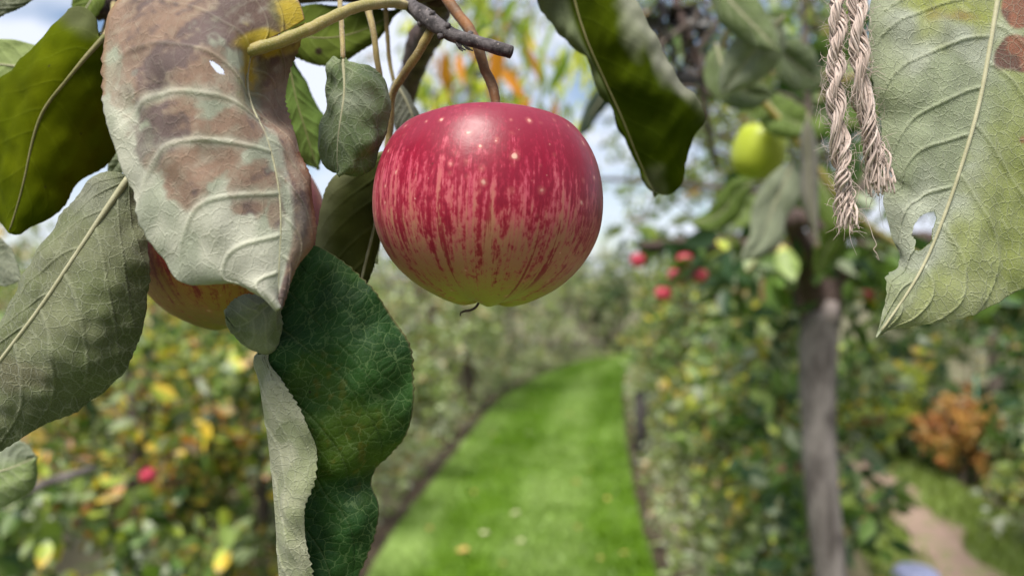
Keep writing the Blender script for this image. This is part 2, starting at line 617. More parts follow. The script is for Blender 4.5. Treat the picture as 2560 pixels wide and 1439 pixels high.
F_RGT = foliage('foliage_green_yellow', stops((DGN, 1.8), (GRN, 2.4), (MGN, 2), (PGR, 2), (LIM, 1.1), (YEL, .5), (OCH, .9), (BRN, .5), (GRN, 1.2), (GRY, 2), (PAL, .8), (PGR, 1)))
F_YEW = foliage('foliage_conifer', stops(((0.045, 0.12, 0.018), 3), ((0.03, 0.08, 0.015), 2), ((0.08, 0.17, 0.02), 1.5)), 0.2)
F_YGR = foliage('foliage_lime', stops((LIM, 3), ((0.42, 0.44, 0.04), 2), (MGN, 1.5), (YEL, 1)))
F_ORB = foliage('foliage_russet', stops(((0.42, 0.24, 0.07), 3), ((0.36, 0.13, 0.05), 2), (OCH, 1.5), (MGN, 0.6)))
F_DED = foliage('foliage_dead_dark', stops(((0.02, 0.018, 0.018), 3), ((0.05, 0.04, 0.035), 2), ((0.11, 0.09, 0.075), 1.5)), 0.1)
F_SIL = foliage('foliage_sparse_high', stops((GRN, 2), (MGN, 2), (GRY, 1.6), (LIM, 1.3), (OCH, 0.8), (ORG, 0.5), (BRN, 0.7)))


# ------------------------------------------------------------------ leaves drawn one by one
def in_poly(px, py, poly):
    c = np.zeros(px.shape, bool)
    n = len(poly)
    for i in range(n):
        x1, y1 = poly[i]
        x2, y2 = poly[(i + 1) % n]
        k = ((y1 > py) != (y2 > py))
        c ^= k & (px < (x2 - x1) * (py - y1) / (y2 - y1 + 1e-9) + x1)
    return c


def blob(a, x, y, rx, ry, soft=0.5, warp=0.0):
    """soft-edged mark on the lamina, centred where it shows in the photograph"""
    q = np.sqrt(((a['px'] - x) / rx)**2 + ((a['py'] - y) / ry)**2) + warp * a['n1']
    return sstep(1 + soft, 1 - soft, q)


def mixc(a, b, f):
    return np.asarray(a) * (1 - f[:, None]) + np.asarray(b) * f[:, None]


def make_leaf(parent, M, L, R, label=None, nv=150, nu=40, face='under', bL=0.0, bR=0.0, smooth=60,
              teeth=(40, 0.5), veins=(8, 0.16, 0.10), vw=0.42, relief=0.35, colU=(0.045, 0.085, 0.022),
              colD=(0.20, 0.225, 0.15), hole=None, wav=(0.0006, 60), seed=1, thick=0.00035,
              rib=(0.0009, 0.00025), rib_mat=None, petiole=None, pet_r=(0.001, 0.0008), pet_mat=None, name='leaf',
              dens=1.0, ref='all', net=1.0):
    nv, nu = int(nv * dens), int(nu * dens)
    m, l, r = crv(PS(M), nv), crv(PS(L), nv), crv(PS(R), nv)
    t = np.linspace(0, 1, nu + 1)
    v = np.linspace(0, 1, nv)

    def along(b):
        return np.interp(v, np.linspace(0, 1, len(b)), b) if np.ndim(b) else np.full(nv, b)

    def half(a, b, bulge):
        X = a[:, None] * (1 - t)[None, :, None] + b[:, None] * t[None, :, None]
        tc_ = CAMP - X
        tc_ /= np.linalg.norm(tc_, axis=2)[:, :, None]
        return X + tc_ * (along(bulge)[:, None] * (4 * t * (1 - t))[None, :])[:, :, None]
    X = np.concatenate([half(l, m, bL), half(m, r, bR)[:, 1:]], 1)
    for _ in range(smooth):
        X[:, 1:-1] = 0.5 * X[:, 1:-1] + 0.25 * (X[:, :-2] + X[:, 2:])
    nc = 2 * nu + 1
    u = np.linspace(-1, 1, nc)
    U, V = np.meshgrid(u, v)
    wl = np.linalg.norm(np.diff(X[:, :nu + 1], axis=1), axis=2).sum(1) * 1000
    wr = np.linalg.norm(np.diff(X[:, nu:], axis=1), axis=2).sum(1) * 1000
    Lmm = np.linalg.norm(np.diff(X[:, nu], axis=0), axis=1).sum() * 1000
    wmm = np.where(U < 0, wl[:, None], wr[:, None])
    # teeth
    rs = np.random.RandomState(seed)
    n1 = waves(seed + 5, 20, 22.0)
    for sgn, c0, c1 in ((-1, 0, 4), (1, nc - 1, nc - 5)):
        d = X[:, c0] - X[:, c1]
        d /= np.linalg.norm(d, axis=1)[:, None] + 1e-9
        ph = v * teeth[0] + 0.35 * np.sin(v * 17 + seed) + rs.rand()
        s = (ph % 1.0)
        saw = np.where(s < 0.75, (s / 0.75)**1.3, (1 - s) / 0.25) - 0.4
        saw = saw * (0.6 + 0.5 * np.sin(v * 31 + seed * 2)) + 0.35 * np.sin(v * 23 + seed)
        amp = teeth[1] * 0.001 * np.minimum(1, np.sin(np.pi * np.clip(v, 0.0, 1)) * 2.5)
        dist = (1 - np.abs(U)) * wmm
        wgt = np.exp(-dist / 1.3) * (np.sign(U) == sgn)
        X = X + d[:, None] * (saw * amp)[:, None, None] * wgt[:, :, None]
    # veins
    nsec, a_, b_ = veins
    sec = np.zeros_like(U)
    wide = np.zeros_like(U)
    ridge = np.zeros_like(U)
    au = np.abs(U)
    for sgn in (-1, 1):
        for i in range(nsec + 2):
            vi = (i - 1.2 + 0.5 * (sgn > 0) + rs.uniform(-0.18, 0.18)) / nsec
            k = 1 + rs.uniform(-0.15, 0.15)
            cvr = vi + (a_ * k * au + b_ * au**2) * (1 - 0.35 * vi) + 0.006 * np.sin(au * 9 + i)
            dd = np.abs(V - cvr) * Lmm * 0.85
            wv = vw * (1 - 0.72 * au)
            on = (np.sign(U) == sgn) | (U == 0)
            fade = np.clip((1.02 - au) * 6, 0, 1)
            sec = np.maximum(sec, np.exp(-(dd / wv)**2) * on * fade * (1 - 0.35 * au))
            wide = np.maximum(wide, np.exp(-(dd / (wv * 4.5))**2) * on * fade)
            ridge = np.maximum(ridge, np.exp(-(dd / (wv * 1.25))**2) * on * fade)
    midd = au * wmm
    mid = np.exp(-(midd / (0.55 * (1.15 - V)))**2)
    vein = np.maximum(sec, mid)
    # normals
    def nrm(X):
        n = np.cross(np.gradient(X, axis=1), np.gradient(X, axis=0))
        n /= np.linalg.norm(n, axis=2)[:, :, None] + 1e-12
        return n
    N = nrm(X)
    tocam = CAMP - X
    sl = slice(None) if ref == 'all' else (slice(nu, None) if ref == 'R' else slice(0, nu))
    sg = 1.0 if (N[:, sl] * tocam[:, sl]).sum() > 0 else -1.0
    nU = N * sg * (1 if face == 'upper' else -1)
    flat = X.reshape(-1, 3)
    wv_ = waves(seed + 9, 16, wav[1])(flat).reshape(U.shape) * wav[0]
    edge_ = np.clip(au * wmm / 1.5, 0, 1)
    hmap = edge_ * relief * 0.001 * (0.2 - wide * 0.18 - 1.0 * ridge - 0.4 * mid) + wv_ * np.clip(au * 2.2, 0.0, 1)
    X = X + nU * hmap[:, :, None]
    N = nrm(X)
    nU = N * sg * (1 if face == 'upper' else -1)
    top = (X + nU * thick / 2).reshape(-1, 3)
    bot = (X - nU * thick / 2).reshape(-1, 3)
    ppx, ppy, _ = pix(X.reshape(-1, 3))
    A = dict(px=ppx, py=ppy, u=U.ravel(), v=V.ravel(), vein=vein.ravel(), wide=wide.ravel(),
             n1=waves(seed + 1, 30, 55)(flat), n2=waves(seed + 2, 30, 190)(flat), n3=waves(seed + 3, 24, 25)(flat))
    cu = colU(A) if callable(colU) else np.tile(np.array(colU), (len(flat), 1))
    cd = colD(A) if callable(colD) else np.tile(np.array(colD), (len(flat), 1))
    cu, cd = np.clip(cu, 0.002, 0.9), np.clip(cd, 0.002, 0.9)
    luv = np.stack([U * wmm + 30 * seed, V * Lmm, np.full_like(U, seed * 7.3)], -1).reshape(-1, 3)
    i = np.arange(nv - 1)[:, None] * nc
    j = np.arange(nc - 1)[None, :]
    q = np.stack([i + j, i + j + 1, i + nc + j + 1, i + nc + j], -1).reshape(-1, 4)
    if hole is not None:
        keep = np.ones(len(q), bool)
        cx, cy = ppx[q].mean(1), ppy[q].mean(1)
        for poly in hole:
            keep &= ~in_poly(cx, cy, poly)
        q = q[keep]
    NN = len(flat)
    out = sg * (1 if face == 'upper' else -1) > 0
    # q winding: (row, col) -> normal = d/du x d/dv
    qt = q if out else q[:, ::-1]
    qb = (q[:, ::-1] if out else q) + NN
    bd = np.concatenate([np.arange(nc), np.arange(1, nv) * nc + nc - 1, ((nv - 1) * nc + np.arange(nc - 2, -1, -1)), np.arange(nv - 2, 0, -1) * nc])
    b2 = np.roll(bd, -1)
    rim = np.stack([bd, bd + NN, b2 + NN, b2], -1)
    if not out:
        rim = rim[:, ::-1]
    F = np.concatenate([qt, qb, rim])
    mi = np.concatenate([np.zeros(len(qt)), np.ones(len(qb)), np.ones(len(rim))])
    dup = lambda z: np.concatenate([z, z])
    o = mesh_np(name, np.concatenate([top, bot]), F, [M_UP, M_UN], parent,
                attrs=dict(colU=dup(cu), colD=dup(cd), vein=dup(A['vein']), luv=dup(luv), net=np.full(2 * NN, net)), matidx=mi)
    if label:
        o['label'] = label
    if rib:
        c = X[:, nu]
        k = max(12, nv // 4)
        idx = np.linspace(0, int(nv * 0.985) - 1, k).astype(int)
        rr = np.interp(np.linspace(0, 1, k), [0, 0.25, 1], [rib[0], rib[0] * 0.62, rib[1]])
        c = c.copy()
        nn_ = nU[:, nu].copy()
        for _ in range(nv):
            c[1:-1] = 0.5 * c[1:-1] + 0.25 * (c[:-2] + c[2:])
            nn_[1:-1] = 0.5 * nn_[1:-1] + 0.25 * (nn_[:-2] + nn_[2:])
        nn_ /= np.linalg.norm(nn_, axis=1)[:, None]
        pts = c[idx] - nn_[idx] * (rr[:, None] * 0.3)
        tube('midrib', pts, rr, rib_mat or M_RIB, o, sides=8)
    if petiole:
        tube('petiole', PS(petiole), np.interp(np.linspace(0, 1, len(petiole)), [0, 1], pet_r), pet_mat or M_PETB, o,
             sides=12, n=40, rough=0.05, seed=seed)
    return o


# ================================================================== THE SETTING
def ground_mat(name, a, b, c3=None, scale=3.0, fine=60, bumpd=0.02):
    t = NT(name)
    co = t.n('TexCoord', 3)
    n1 = t.noise(co, scale, 5, 0.6)
    n2 = t.noise(co, fine, 4, 0.7)
    c = t.mix(t.step(n1, 0.35, 0.65), a, b)
    if c3:
        c = t.mix(t.step(t.noise(co, scale * 2.3, 4, 0.6), 0.5, 0.66), c, c3)
    c = t.mix(t.math('MULTIPLY', n2, 0.6), c, t.vmath('SCALE', c, 0.5))
    return t.done(t.pbr(c, 0.9, t.bump(n2, bumpd, 0.6), 0.15))


M_SOIL = ground_mat('soil_and_weeds', (0.12, 0.105, 0.07), (0.18, 0.16, 0.10), (0.12, 0.15, 0.06))
M_EDGE = ground_mat('soil_edging_dark', (0.038, 0.028, 0.02), (0.07, 0.052, 0.036), None, 5)
M_EARTH = ground_mat('trodden_earth', (0.32, 0.225, 0.185), (0.25, 0.18, 0.14), (0.20, 0.21, 0.09), 4.5)
M_ROUGH = ground_mat('rough_grass_ground', (0.11, 0.155, 0.035), (0.17, 0.21, 0.065), (0.23, 0.19, 0.11), 4)


def lawn_material():
    t = NT('mown_lawn')
    base = t.attr('colG')
    co = t.n('TexCoord', 3)
    n2 = t.noise(co, 70, 4, 0.7)
    c = t.mix(n2, t.vmath('SCALE', base, 0.7), t.vmath('SCALE', base, 1.3))
    return t.done(t.pbr(c, 0.7, t.bump(n2, 0.02, 0.7), 0.25))


def blade_material():
    t = NT('grass_blade')
    base = t.attr('colG')
    nd = t.t.nodes.new('ShaderNodeNewGeometry')
    r = nd.outputs['Random Per Island']
    c = t.mix(r, t.vmath('SCALE', base, 0.7), t.vmath('SCALE', base, 1.35))
    return t.done(t.mixsh(0.35, t.pbr(c, 0.5, None, 0.35), t.transl(t.vmath('MULTIPLY', c, (1.2, 1.3, 0.6)))))


M_LAWN, M_BLADE = lawn_material(), blade_material()

# the ground: one sheet to the horizon, finer near the camera
gx = np.concatenate([[-400, -60, -20], np.linspace(-10, 14, 49), [25, 60, 400]])
gy = np.concatenate([[-60, -10], np.linspace(-4, 30, 69), [60, 400]])
GX, GY = np.meshgrid(gx, gy)
gz = 0.02 * waves(3, 20, 0.25)(np.stack([GX.ravel(), GY.ravel(), 0 * GX.ravel()], -1)) - 0.045
ii = np.arange(len(gy) - 1)[:, None] * len(gx)
jj = np.arange(len(gx) - 1)[None, :]
tag(mesh_np('ground', np.stack([GX.ravel(), GY.ravel(), gz], -1),
            np.stack([ii + jj, ii + jj + 1, ii + len(gx) + jj + 1, ii + len(gx) + jj], -1).reshape(-1, 4), M_SOIL), kind='structure')

# lawn path edges, from where they meet the ground plane in the photograph: (distance, left X, right X)
LAWN = np.array([[-3, -0.62, 0.52], [0.5, -0.74, 0.55], [2.0, -0.78, 0.62], [3.8, -0.745, 0.745], [4.7, -0.69, 0.81], [5.6, -0.58, 0.91],
                 [7.0, -0.435, 1.08], [9.25, -0.17, 1.39], [11, 0.30, 1.67], [12.5, 0.81, 1.95], [13.7, 1.48, 2.4],
                 [15, 2.5, 3.6], [16.5, 4.2, 5.6], [18, 6.6, 8.4]])
LY = np.linspace(-3, 18, 190)
le = np.interp(LY, LAWN[:, 0], LAWN[:, 1])
re_ = np.interp(LY, LAWN[:, 0], LAWN[:, 2])
for _ in range(12):
    le[1:-1] = 0.5 * le[1:-1] + 0.25 * (le[:-2] + le[2:])
    re_[1:-1] = 0.5 * re_[1:-1] + 0.25 * (re_[:-2] + re_[2:])


def lawn_col(s, y, k=0):
    """mowing stripes along the path, plus patchiness"""
    st = 0.5 + 0.5 * np.tanh(2.2 * np.sin(s * 2 * math.pi * 1.7 + 1.3))
    nz = waves(17, 24, 0.9)(np.stack([s * 1.5, y, 0 * y], -1))
    nz2 = waves(18, 30, 3.2)(np.stack([s * 1.5, y * .8, 0 * y], -1))
    f = np.clip(0.66 * st + 0.15 * nz + 0.13 * nz2 + 0.1, 0, 1)[:, None]
    return np.array([0.095, 0.185, 0.008]) * (1 - f) + np.array([0.21, 0.305, 0.08]) * f


sv = np.linspace(0, 1, 25)
LX = le[:, None] * (1 - sv) + re_[:, None] * sv
LYY = np.repeat(LY[:, None], 25, 1)
ii = np.arange(189)[:, None] * 25
jj = np.arange(24)[None, :]
lz = 0.006 * waves(4, 20, 0.8)(np.stack([LX.ravel(), LYY.ravel(), 0 * LX.ravel()], -1)) + 0.01
tag(mesh_np('lawn', np.stack([LX.ravel(), LYY.ravel(), lz], -1),
            np.stack([ii + jj, ii + jj + 1, ii + 26 + jj, ii + 25 + jj], -1).reshape(-1, 4), M_LAWN,
            attrs=dict(colG=lawn_col(np.repeat(sv[None], 190, 0).ravel(), LYY.ravel()))), kind='structure')


def strip(name, y, x0, x1, z, mat, bumpy=0.012, seed=1, nx=5, rag=0.0):
    s = np.linspace(0, 1, nx)
    eg = lambda q: rag * waves(seed + q, 20, 1.2)(np.stack([y, 0 * y, 0 * y], -1))
    x0, x1 = x0 + eg(50), x1 + eg(60)
    X = x0[:, None] * (1 - s) + x1[:, None] * s
    Y = np.repeat(y[:, None], nx, 1)
    pts = np.stack([X.ravel(), Y.ravel(), 0 * X.ravel()], -1)
    zz = z + bumpy * waves(seed, 20, 1.5)(pts)
    pts[:, 2] = zz
    n = len(y)
    ii = np.arange(n - 1)[:, None] * nx
    jj = np.arange(nx - 1)[None, :]
    return tag(mesh_np(name, pts, np.stack([ii + jj, ii + jj + 1, ii + nx + jj + 1, ii + nx + jj], -1).reshape(-1, 4), mat), kind='structure')


strip('soil_edging_left', LY, le - 0.14, le - 0.004, -0.004, M_EDGE, 0.008, 2)
strip('soil_edging_right', LY, re_ + 0.004, re_ + 0.10, -0.004, M_EDGE, 0.008, 3)

# earth path with grass margins on the right
PY = np.linspace(1.0, 12, 160)
pc = np.interp(PY, [1, 3.9, 4.6, 5.6, 7, 9, 12], [1.5, 2.36, 2.52, 2.72, 3.0, 3.35, 3.9])
strip('grass_verge', PY, pc - 0.42, pc + 0.55, 0.03, M_ROUGH, 0.01, 5, 9)
strip('earth_path', PY, pc - 0.19, pc + 0.16, 0.056, M_EARTH, 0.006, 6, 7, .06)

# grass blades
rs = np.random.RandomState(11)


def blades(n, y0, y1, xl, xr, colfn, h=(0.025, 0.05), w=0.004, z=0.0, pw=1.6):
    y = y0 + (y1 - y0) * rs.rand(n)**pw
    s = rs.rand(n)
    a, b = np.interp(y, *xl), np.interp(y, *xr)
    x = a + (b - a) * s
    hh = rs.uniform(*h, n)
    az = rs.uniform(0, 6.283, n)
    wd = w * (1 + y * 0.18)
    dx, dy = np.cos(az) * wd, np.sin(az) * wd
    lean = rs.normal(0, 0.5, (n, 2)) * hh[:, None]
    B = np.stack([x, y, np.full(n, z)], -1)
    V = np.stack([B + np.stack([dx, dy, 0 * x], -1), B - np.stack([dx, dy, 0 * x], -1),
                  B + np.stack([lean[:, 0], lean[:, 1], hh], -1)], 1).reshape(-1, 3)
    return V, np.arange(3 * n).reshape(-1, 3), np.repeat(colfn(s, y), 3, 0)


V, F, c = blades(60000, 1.5, 14, (LY, le), (LY, re_), lawn_col, z=0.005)
tag(mesh_np('grass', V, F, M_BLADE, smooth=False, attrs=dict(colG=c)), 'short mown grass blades covering the curving lawn path', 'grass', kind='stuff')
vcol = lambda s, y: np.array([0.17, 0.23, 0.05]) + 0.05 * (rs.rand(len(s), 1) - 0.5)
V, F, c = blades(9000, 2.5, 10, (PY, pc + 0.11), (PY, pc + 0.58), vcol, (0.03, 0.08), 0.005, 0.03)
V2, F2, c2 = blades(4000, 2.5, 10, (PY, pc - 0.48), (PY, pc - 0.13), vcol, (0.03, 0.08), 0.005, 0.03)
tag(mesh_np('verge_grass', np.concatenate([V, V2]), np.concatenate([F, F2 + len(V)]), M_BLADE, smooth=False,
            attrs=dict(colG=np.concatenate([c, c2]))), 'ragged grass growing beside the pinkish earth path', 'grass', kind='stuff')

GROUND_COVER = True
# ------------------------------------------------------------------ trees and shrubs
LT = np.array([[0, 0, 0], [-0.22, 0.26, 0.05], [-0.27, 0.52, 0.06], [-0.17, 0.80, -0.01], [0, 1.05, -0.08], [0.17, 0.80, -0.01], [0.27, 0.52, 0.06], [0.22, 0.26, 0.05],
               [0, 0.42, -0.04], [0, 0.75, -0.06]])
LF3 = np.array([[0, 8, 1], [8, 2, 1], [8, 9, 2], [9, 3, 2], [9, 4, 3], [9, 5, 4], [9, 6, 5], [8, 6, 9], [8, 7, 6], [0, 7, 8]])


def leaf_cloud(C, length, rs, droop=0.55, wr=1.0):
    n = len(C)
    ln = length * rs.uniform(0.5, 1.4, n)
    d = rs.normal(size=(n, 3)) * np.array([1, 1, 0.7])
    d[:, 2] -= droop
    d /= np.linalg.norm(d, axis=1)[:, None]
    a = rs.normal(size=(n, 3))
    s = np.cross(d, a)
    s /= np.linalg.norm(s, axis=1)[:, None] + 1e-9
    nn = np.cross(s, d)
    T = LT * np.array([wr, 1, 1])
    V = C[:, None] + (s[:, None] * T[None, :, :1] + d[:, None] * T[None, :, 1:2] + nn[:, None] * T[None, :, 2:3]) * ln[:, None, None]
    F = (LF3[None] + (np.arange(n) * len(T))[:, None, None]).reshape(-1, 3)
    return V.reshape(-1, 3), F


def make_tree(name, label, cat, x, y, h, rx, ry, zlo, nl, ll, mat, tr, seed, group=None, ncl=26, sig=0.13, wr=1.0,
              lean=(0, 0), bark_m=None, nlimb=7, droop=0.55, stems=0):
    rs = np.random.RandomState(seed)
    root = empty(name, (x, y, -0.03), label, cat, group)
    th = h * 0.8
    tp = [(x, y, -0.06)] + [(x + lean[0] * k + rs.normal(0, 0.02), y + lean[1] * k + rs.normal(0, 0.02), th * k) for k in (0.25, 0.5, 0.75, 1.0)]
    tp = np.array(tp)
    tube('trunk', tp, np.array([tr * 1.25, tr, tr * 0.85, tr * 0.6, tr * 0.25]), bark_m or M_BARK, root, n=24, sides=10, rough=0.06, seed=seed)
    for k in range(stems):
        sx, sy = x + rs.uniform(-.8, .8) * rx, y + rs.uniform(-.8, .8) * ry
        tube('stem', np.array([[x * .4 + sx * .6, y * .4 + sy * .6, -.05], [sx, sy, .3 * h], [sx + rs.normal(0, .04), sy, .65 * h], [sx + rs.normal(0, .06), sy, h]]), np.array([.016, .014, .011, .006]), bark_m or M_BARK, root, n=14, sides=6)
    cl = []
    for k in range(ncl):
        q = rs.normal(size=3)
        q /= np.linalg.norm(q)
        q *= rs.rand()**0.45
        cl.append((x + lean[0] * 0.6 + q[0] * rx, y + lean[1] * 0.6 + q[1] * ry, (zlo + h) / 2 + q[2] * (h - zlo) / 2))
    cl = np.array(cl)
    order = rs.permutation(ncl)[:nlimb]
    tt = crv(tp, 40)
    for k in order:
        e = cl[k]
        b = tt[np.argmin(np.abs(tt[:, 2] - max(0.3, min(th * 0.95, e[2] - 0.25 * np.hypot(*(e - tt[20])[:2]) - 0.1))))]
        mid = (b + e) / 2 + np.array([0, 0, 0.06 * h]) * rs.uniform(-0.5, 1)
        tube('limb', np.array([b, mid, e]), np.array([tr * 0.4, tr * 0.25, tr * 0.1]), bark_m or M_BARK, root, n=12, sides=6)
    spray = cl[rs.randint(0, ncl, max(ncl, nl // 14))] + rs.normal(0, 1, (max(ncl, nl // 14), 3)) * sig
    nl = int(nl * 1.5)
    ll = ll * 0.8
    C = spray[rs.randint(0, len(spray), nl)] + rs.normal(0, 1, (nl, 3)) * sig * 0.33
    tw = []
    for q in spray[::3]:
        e = cl[np.argmin(((cl - q)**2).sum(1))]
        tw.append(tube_geo(np.array([e + [0, 0, -.05], (e + q) / 2 + rs.normal(0, .02, 3), q]), np.array([.006, .004, .002]) * (1 + .06 * y), sides=4, cap=False))
    Vt, Ft = join_geo(tw)
    tag(mesh_np('twigs', Vt, Ft, bark_m or M_BARK, root), kind='stuff')
    C[:, 2] = np.maximum(C[:, 2], 0.05)
    V, F = leaf_cloud(C, ll, rs, droop, wr)
    mesh_np('crown', V, F, mat, root)
    return root


# low leaves and litter filling the beds beside the lawn
rs = np.random.RandomState(31)
for nm, lab, n_, f0, f1, mm in (('ground_cover', 'low pale leaves and litter between soil edging and left trees', 9000, lambda y: np.interp(y, LY, le) - 1.1, lambda y: np.interp(y, LY, le) - .13, F_MUT),
                                ('ground_cover', 'low leaves and litter between lawn and right trees', 6000, lambda y: np.interp(y, LY, re_) + .06, lambda y: np.interp(y, LY, re_) + .75, F_MUT)):
    yy = 2.0 + 12.5 * rs.rand(n_)
    q = rs.rand(n_)
    xx = f0(yy) * (1 - q) + f1(yy) * q
    V, F = leaf_cloud(np.stack([xx, yy, np.abs(rs.normal(0, .10, n_)) + .01], -1), .06, rs, .1, .9)
    tag(mesh_np(nm, V, F, mm), lab, 'ground cover', kind='stuff')

# left row, following the lawn edge
LEFT = [(-1.42, 1.9, 1.42), (-1.55, 3.0, 1.5), (-1.45, 4.2, 1.65), (-1.3, 5.5, 1.75), (-1.1, 6.9, 1.8), (-0.95, 8.3, 1.85), (-0.55, 9.9, 1.9), (0.0, 11.6, 1.95), (0.7, 13.3, 2.0), (1.7, 15.2, 2.1)]
for k, (x, y, h) in enumerate(LEFT):
    if k < 3:
        make_tree('apple_tree', ['bushy apple tree with yellow, orange and green leaves nearest below the grey-green leaf',
                                 'bushy apple tree with ochre leaves just behind the yellowing bushy apple tree',
                                 'apple tree with mixed yellow leaves where the soil edging of the lawn starts'][k], 'tree',
                  x, y, h, 0.72, 0.5, 0.1, 2600, 0.085, F_AUT, 0.035, 100 + k, ncl=34, sig=0.12)
    else:
        make_tree('apple_tree', 'thin pale grey-green apple tree trained low behind the dark soil edging of the lawn', 'tree',
                  x, y, h, 0.8, 0.45, 0.05, 1700, 0.075, F_MUT, 0.035, 100 + k, 'apple trees lining the dark soil edging', ncl=26, sig=0.15, stems=5)
# second row further left, fills behind
for k, (x, y, h) in enumerate([(-3.2, 3.6, 1.75), (-3.4, 5.6, 1.9), (-3.0, 8.0, 2.0), (-2.4, 10.5, 2.1), (-1.6, 13.0, 2.2), (-0.6, 15.5, 2.3), (-5.2, 7, 2.2), (-5.0, 10.5, 2.4)]):
    make_tree('fruit_tree', ('pale grey-green' if k % 2 else 'yellowing') + ' low fruit tree in the farther row behind the trees along the soil edging', 'tree', x, y, h, 1.0, 0.6, 0.2, 2000, 0.09,
              F_MUT if k % 2 else F_AUT, 0.04, 140 + k, 'fruit trees in the farther left row', ncl=30, sig=0.18)
# right row
RIGHT = [(1.17, 3.3, 1.5), (1.42, 4.5, 1.6), (1.5, 5.8, 1.7), (1.82, 7.2, 1.75), (2.05, 8.8, 1.8), (2.3, 10.4, 1.9), (2.7, 12.2, 2.0), (3.3, 14.0, 2.1)]
for k, (x, y, h) in enumerate(RIGHT):
    make_tree('apple_tree', 'leafy green apple tree with pale and yellow leaves between the lawn and the earth path', 'tree',
              x, y, h, [.26, .36, .45, .55, .6, .6, .6, .6][k], 0.6, 0.03, 2300 if k < 4 else 2000, 0.078, F_RGT, 0.035, 180 + k, 'apple trees between lawn and earth path', ncl=30, sig=0.13)
# right of the earth path
sh = G(2265, 1160)
make_tree('yew_shrub', 'dense bright green upright conifer beside the earth path', 'shrub', 3.5, 6.6, 1.12, 0.3, 0.3, 0.05, 5000, 0.045, F_YEW, 0.03, 220, ncl=60, sig=0.07, wr=0.5)
make_tree('lime_shrub', 'yellow-green leafy shrub in front of the upright conifer', 'shrub', 3.0, 6.1, 1.0, 0.26, 0.3, 0.1, 1300, 0.07, F_YGR, 0.02, 221, ncl=26, sig=0.08)
make_tree('russet_shrub', 'russet orange-brown shrub on the far side of the earth path', 'shrub', 3.34, 5.5, 0.64, 0.30, 0.22, 0.2, 1500, 0.055, F_ORB, 0.02, 222, ncl=22, sig=0.07)
for k, (x, y, h, m_) in enumerate([(3.9, 4.9, 0.55, F_RGT), (3.55, 4.3, 0.5, F_AUT), (4.7, 5.6, 0.8, F_GRN), (4.2, 7.6, 1.2, F_RGT), (5.3, 7.2, 1.5, F_GRN), (3.3, 3.5, 0.42, F_RGT), (3.75, 5.7, 0.6, F_GRN), (4.3, 5.9, 0.62, F_RGT), (3.95, 5.35, 0.5, F_MUT), (4.5, 4.6, 0.6, F_RGT), (4.4, 6.6, .7, F_GRN), (3.45, 6.2, .4, F_GRN), (3.5, 4.75, .4, F_RGT), (3.35, 4.1, .36, F_MUT), (3.75, 5.1, .45, F_RGT)]):
    make_tree('garden_plant', {F_RGT: 'mixed green', F_AUT: 'yellowing', F_GRN: 'dark green', F_MUT: 'pale grey-green'}[m_] + ' low leafy border plant in the bed beyond the earth path', 'plant', x, y, h, 0.4, 0.35, 0.03, 1000, 0.075, m_, 0.012, 230 + k,
              'low plants in the border bed', ncl=22, sig=0.1)
# dark tall foliage on the far right
for k, (x, y, h) in enumerate([(2.75, 3.0, 1.9), (5.6, 5.6, 2.6), (6.6, 8.5, 2.8)]):
    make_tree('garden_tree', ['dark leaved tree hanging over the border bed behind the broad holed leaf', 'dark green tree at the back of the border bed',
                              'dark green tree far behind the border bed'][k], 'tree', x, y, h, 0.8, 0.6, 0.95 if k == 0 else 0.6, 1700, 0.09, F_GRN, 0.05, 250 + k, ncl=36, sig=0.2)
# far belt closing the garden
for k in range(15):
    x = -13 + k * 2.1 + (k % 3) * 0.4
    y = 17.5 + 2.2 * math.sin(k * 1.7)
    make_tree('far_tree', ['pale grey-green', 'dark green', 'yellowish green'][k % 3] + ' leafy tree in the belt closing off the garden', 'tree', x, y, 2.3 + 0.35 * math.sin(k * 2.3), 1.5, 1.0, 0.1, 1700, 0.14,
              [F_MUT, F_GRN, F_RGT][k % 3], 0.07, 300 + k, 'trees closing off the garden', ncl=34, sig=0.3)
# tall sparse trees seen against the sky
for k, (x, y, h, rx, lab, m_) in enumerate([
        (2.05, 6.4, 4.4, 1.5, 'tall sparse fruit tree seen against the sky right of the apple', F_SIL),
        (2.19, 5.2, 4.1, 1.4, 'tall thin-leaved tree seen against the sky behind the green apple', F_SIL),
        (-0.5, 8.5, 4.8, 1.1, 'tall thin tree with fine twigs behind the apple stalk', F_SIL),
        (3.9, 6.0, 4.2, 1.3, 'tall airy tree at the right against the sky', F_RGT)]):
    make_tree('tall_tree', lab, 'tree', x, y, h, rx, 0.8, 1.75, 2400, 0.085, m_, 0.05, 400 + k, ncl=60, sig=0.2, nlimb=40)

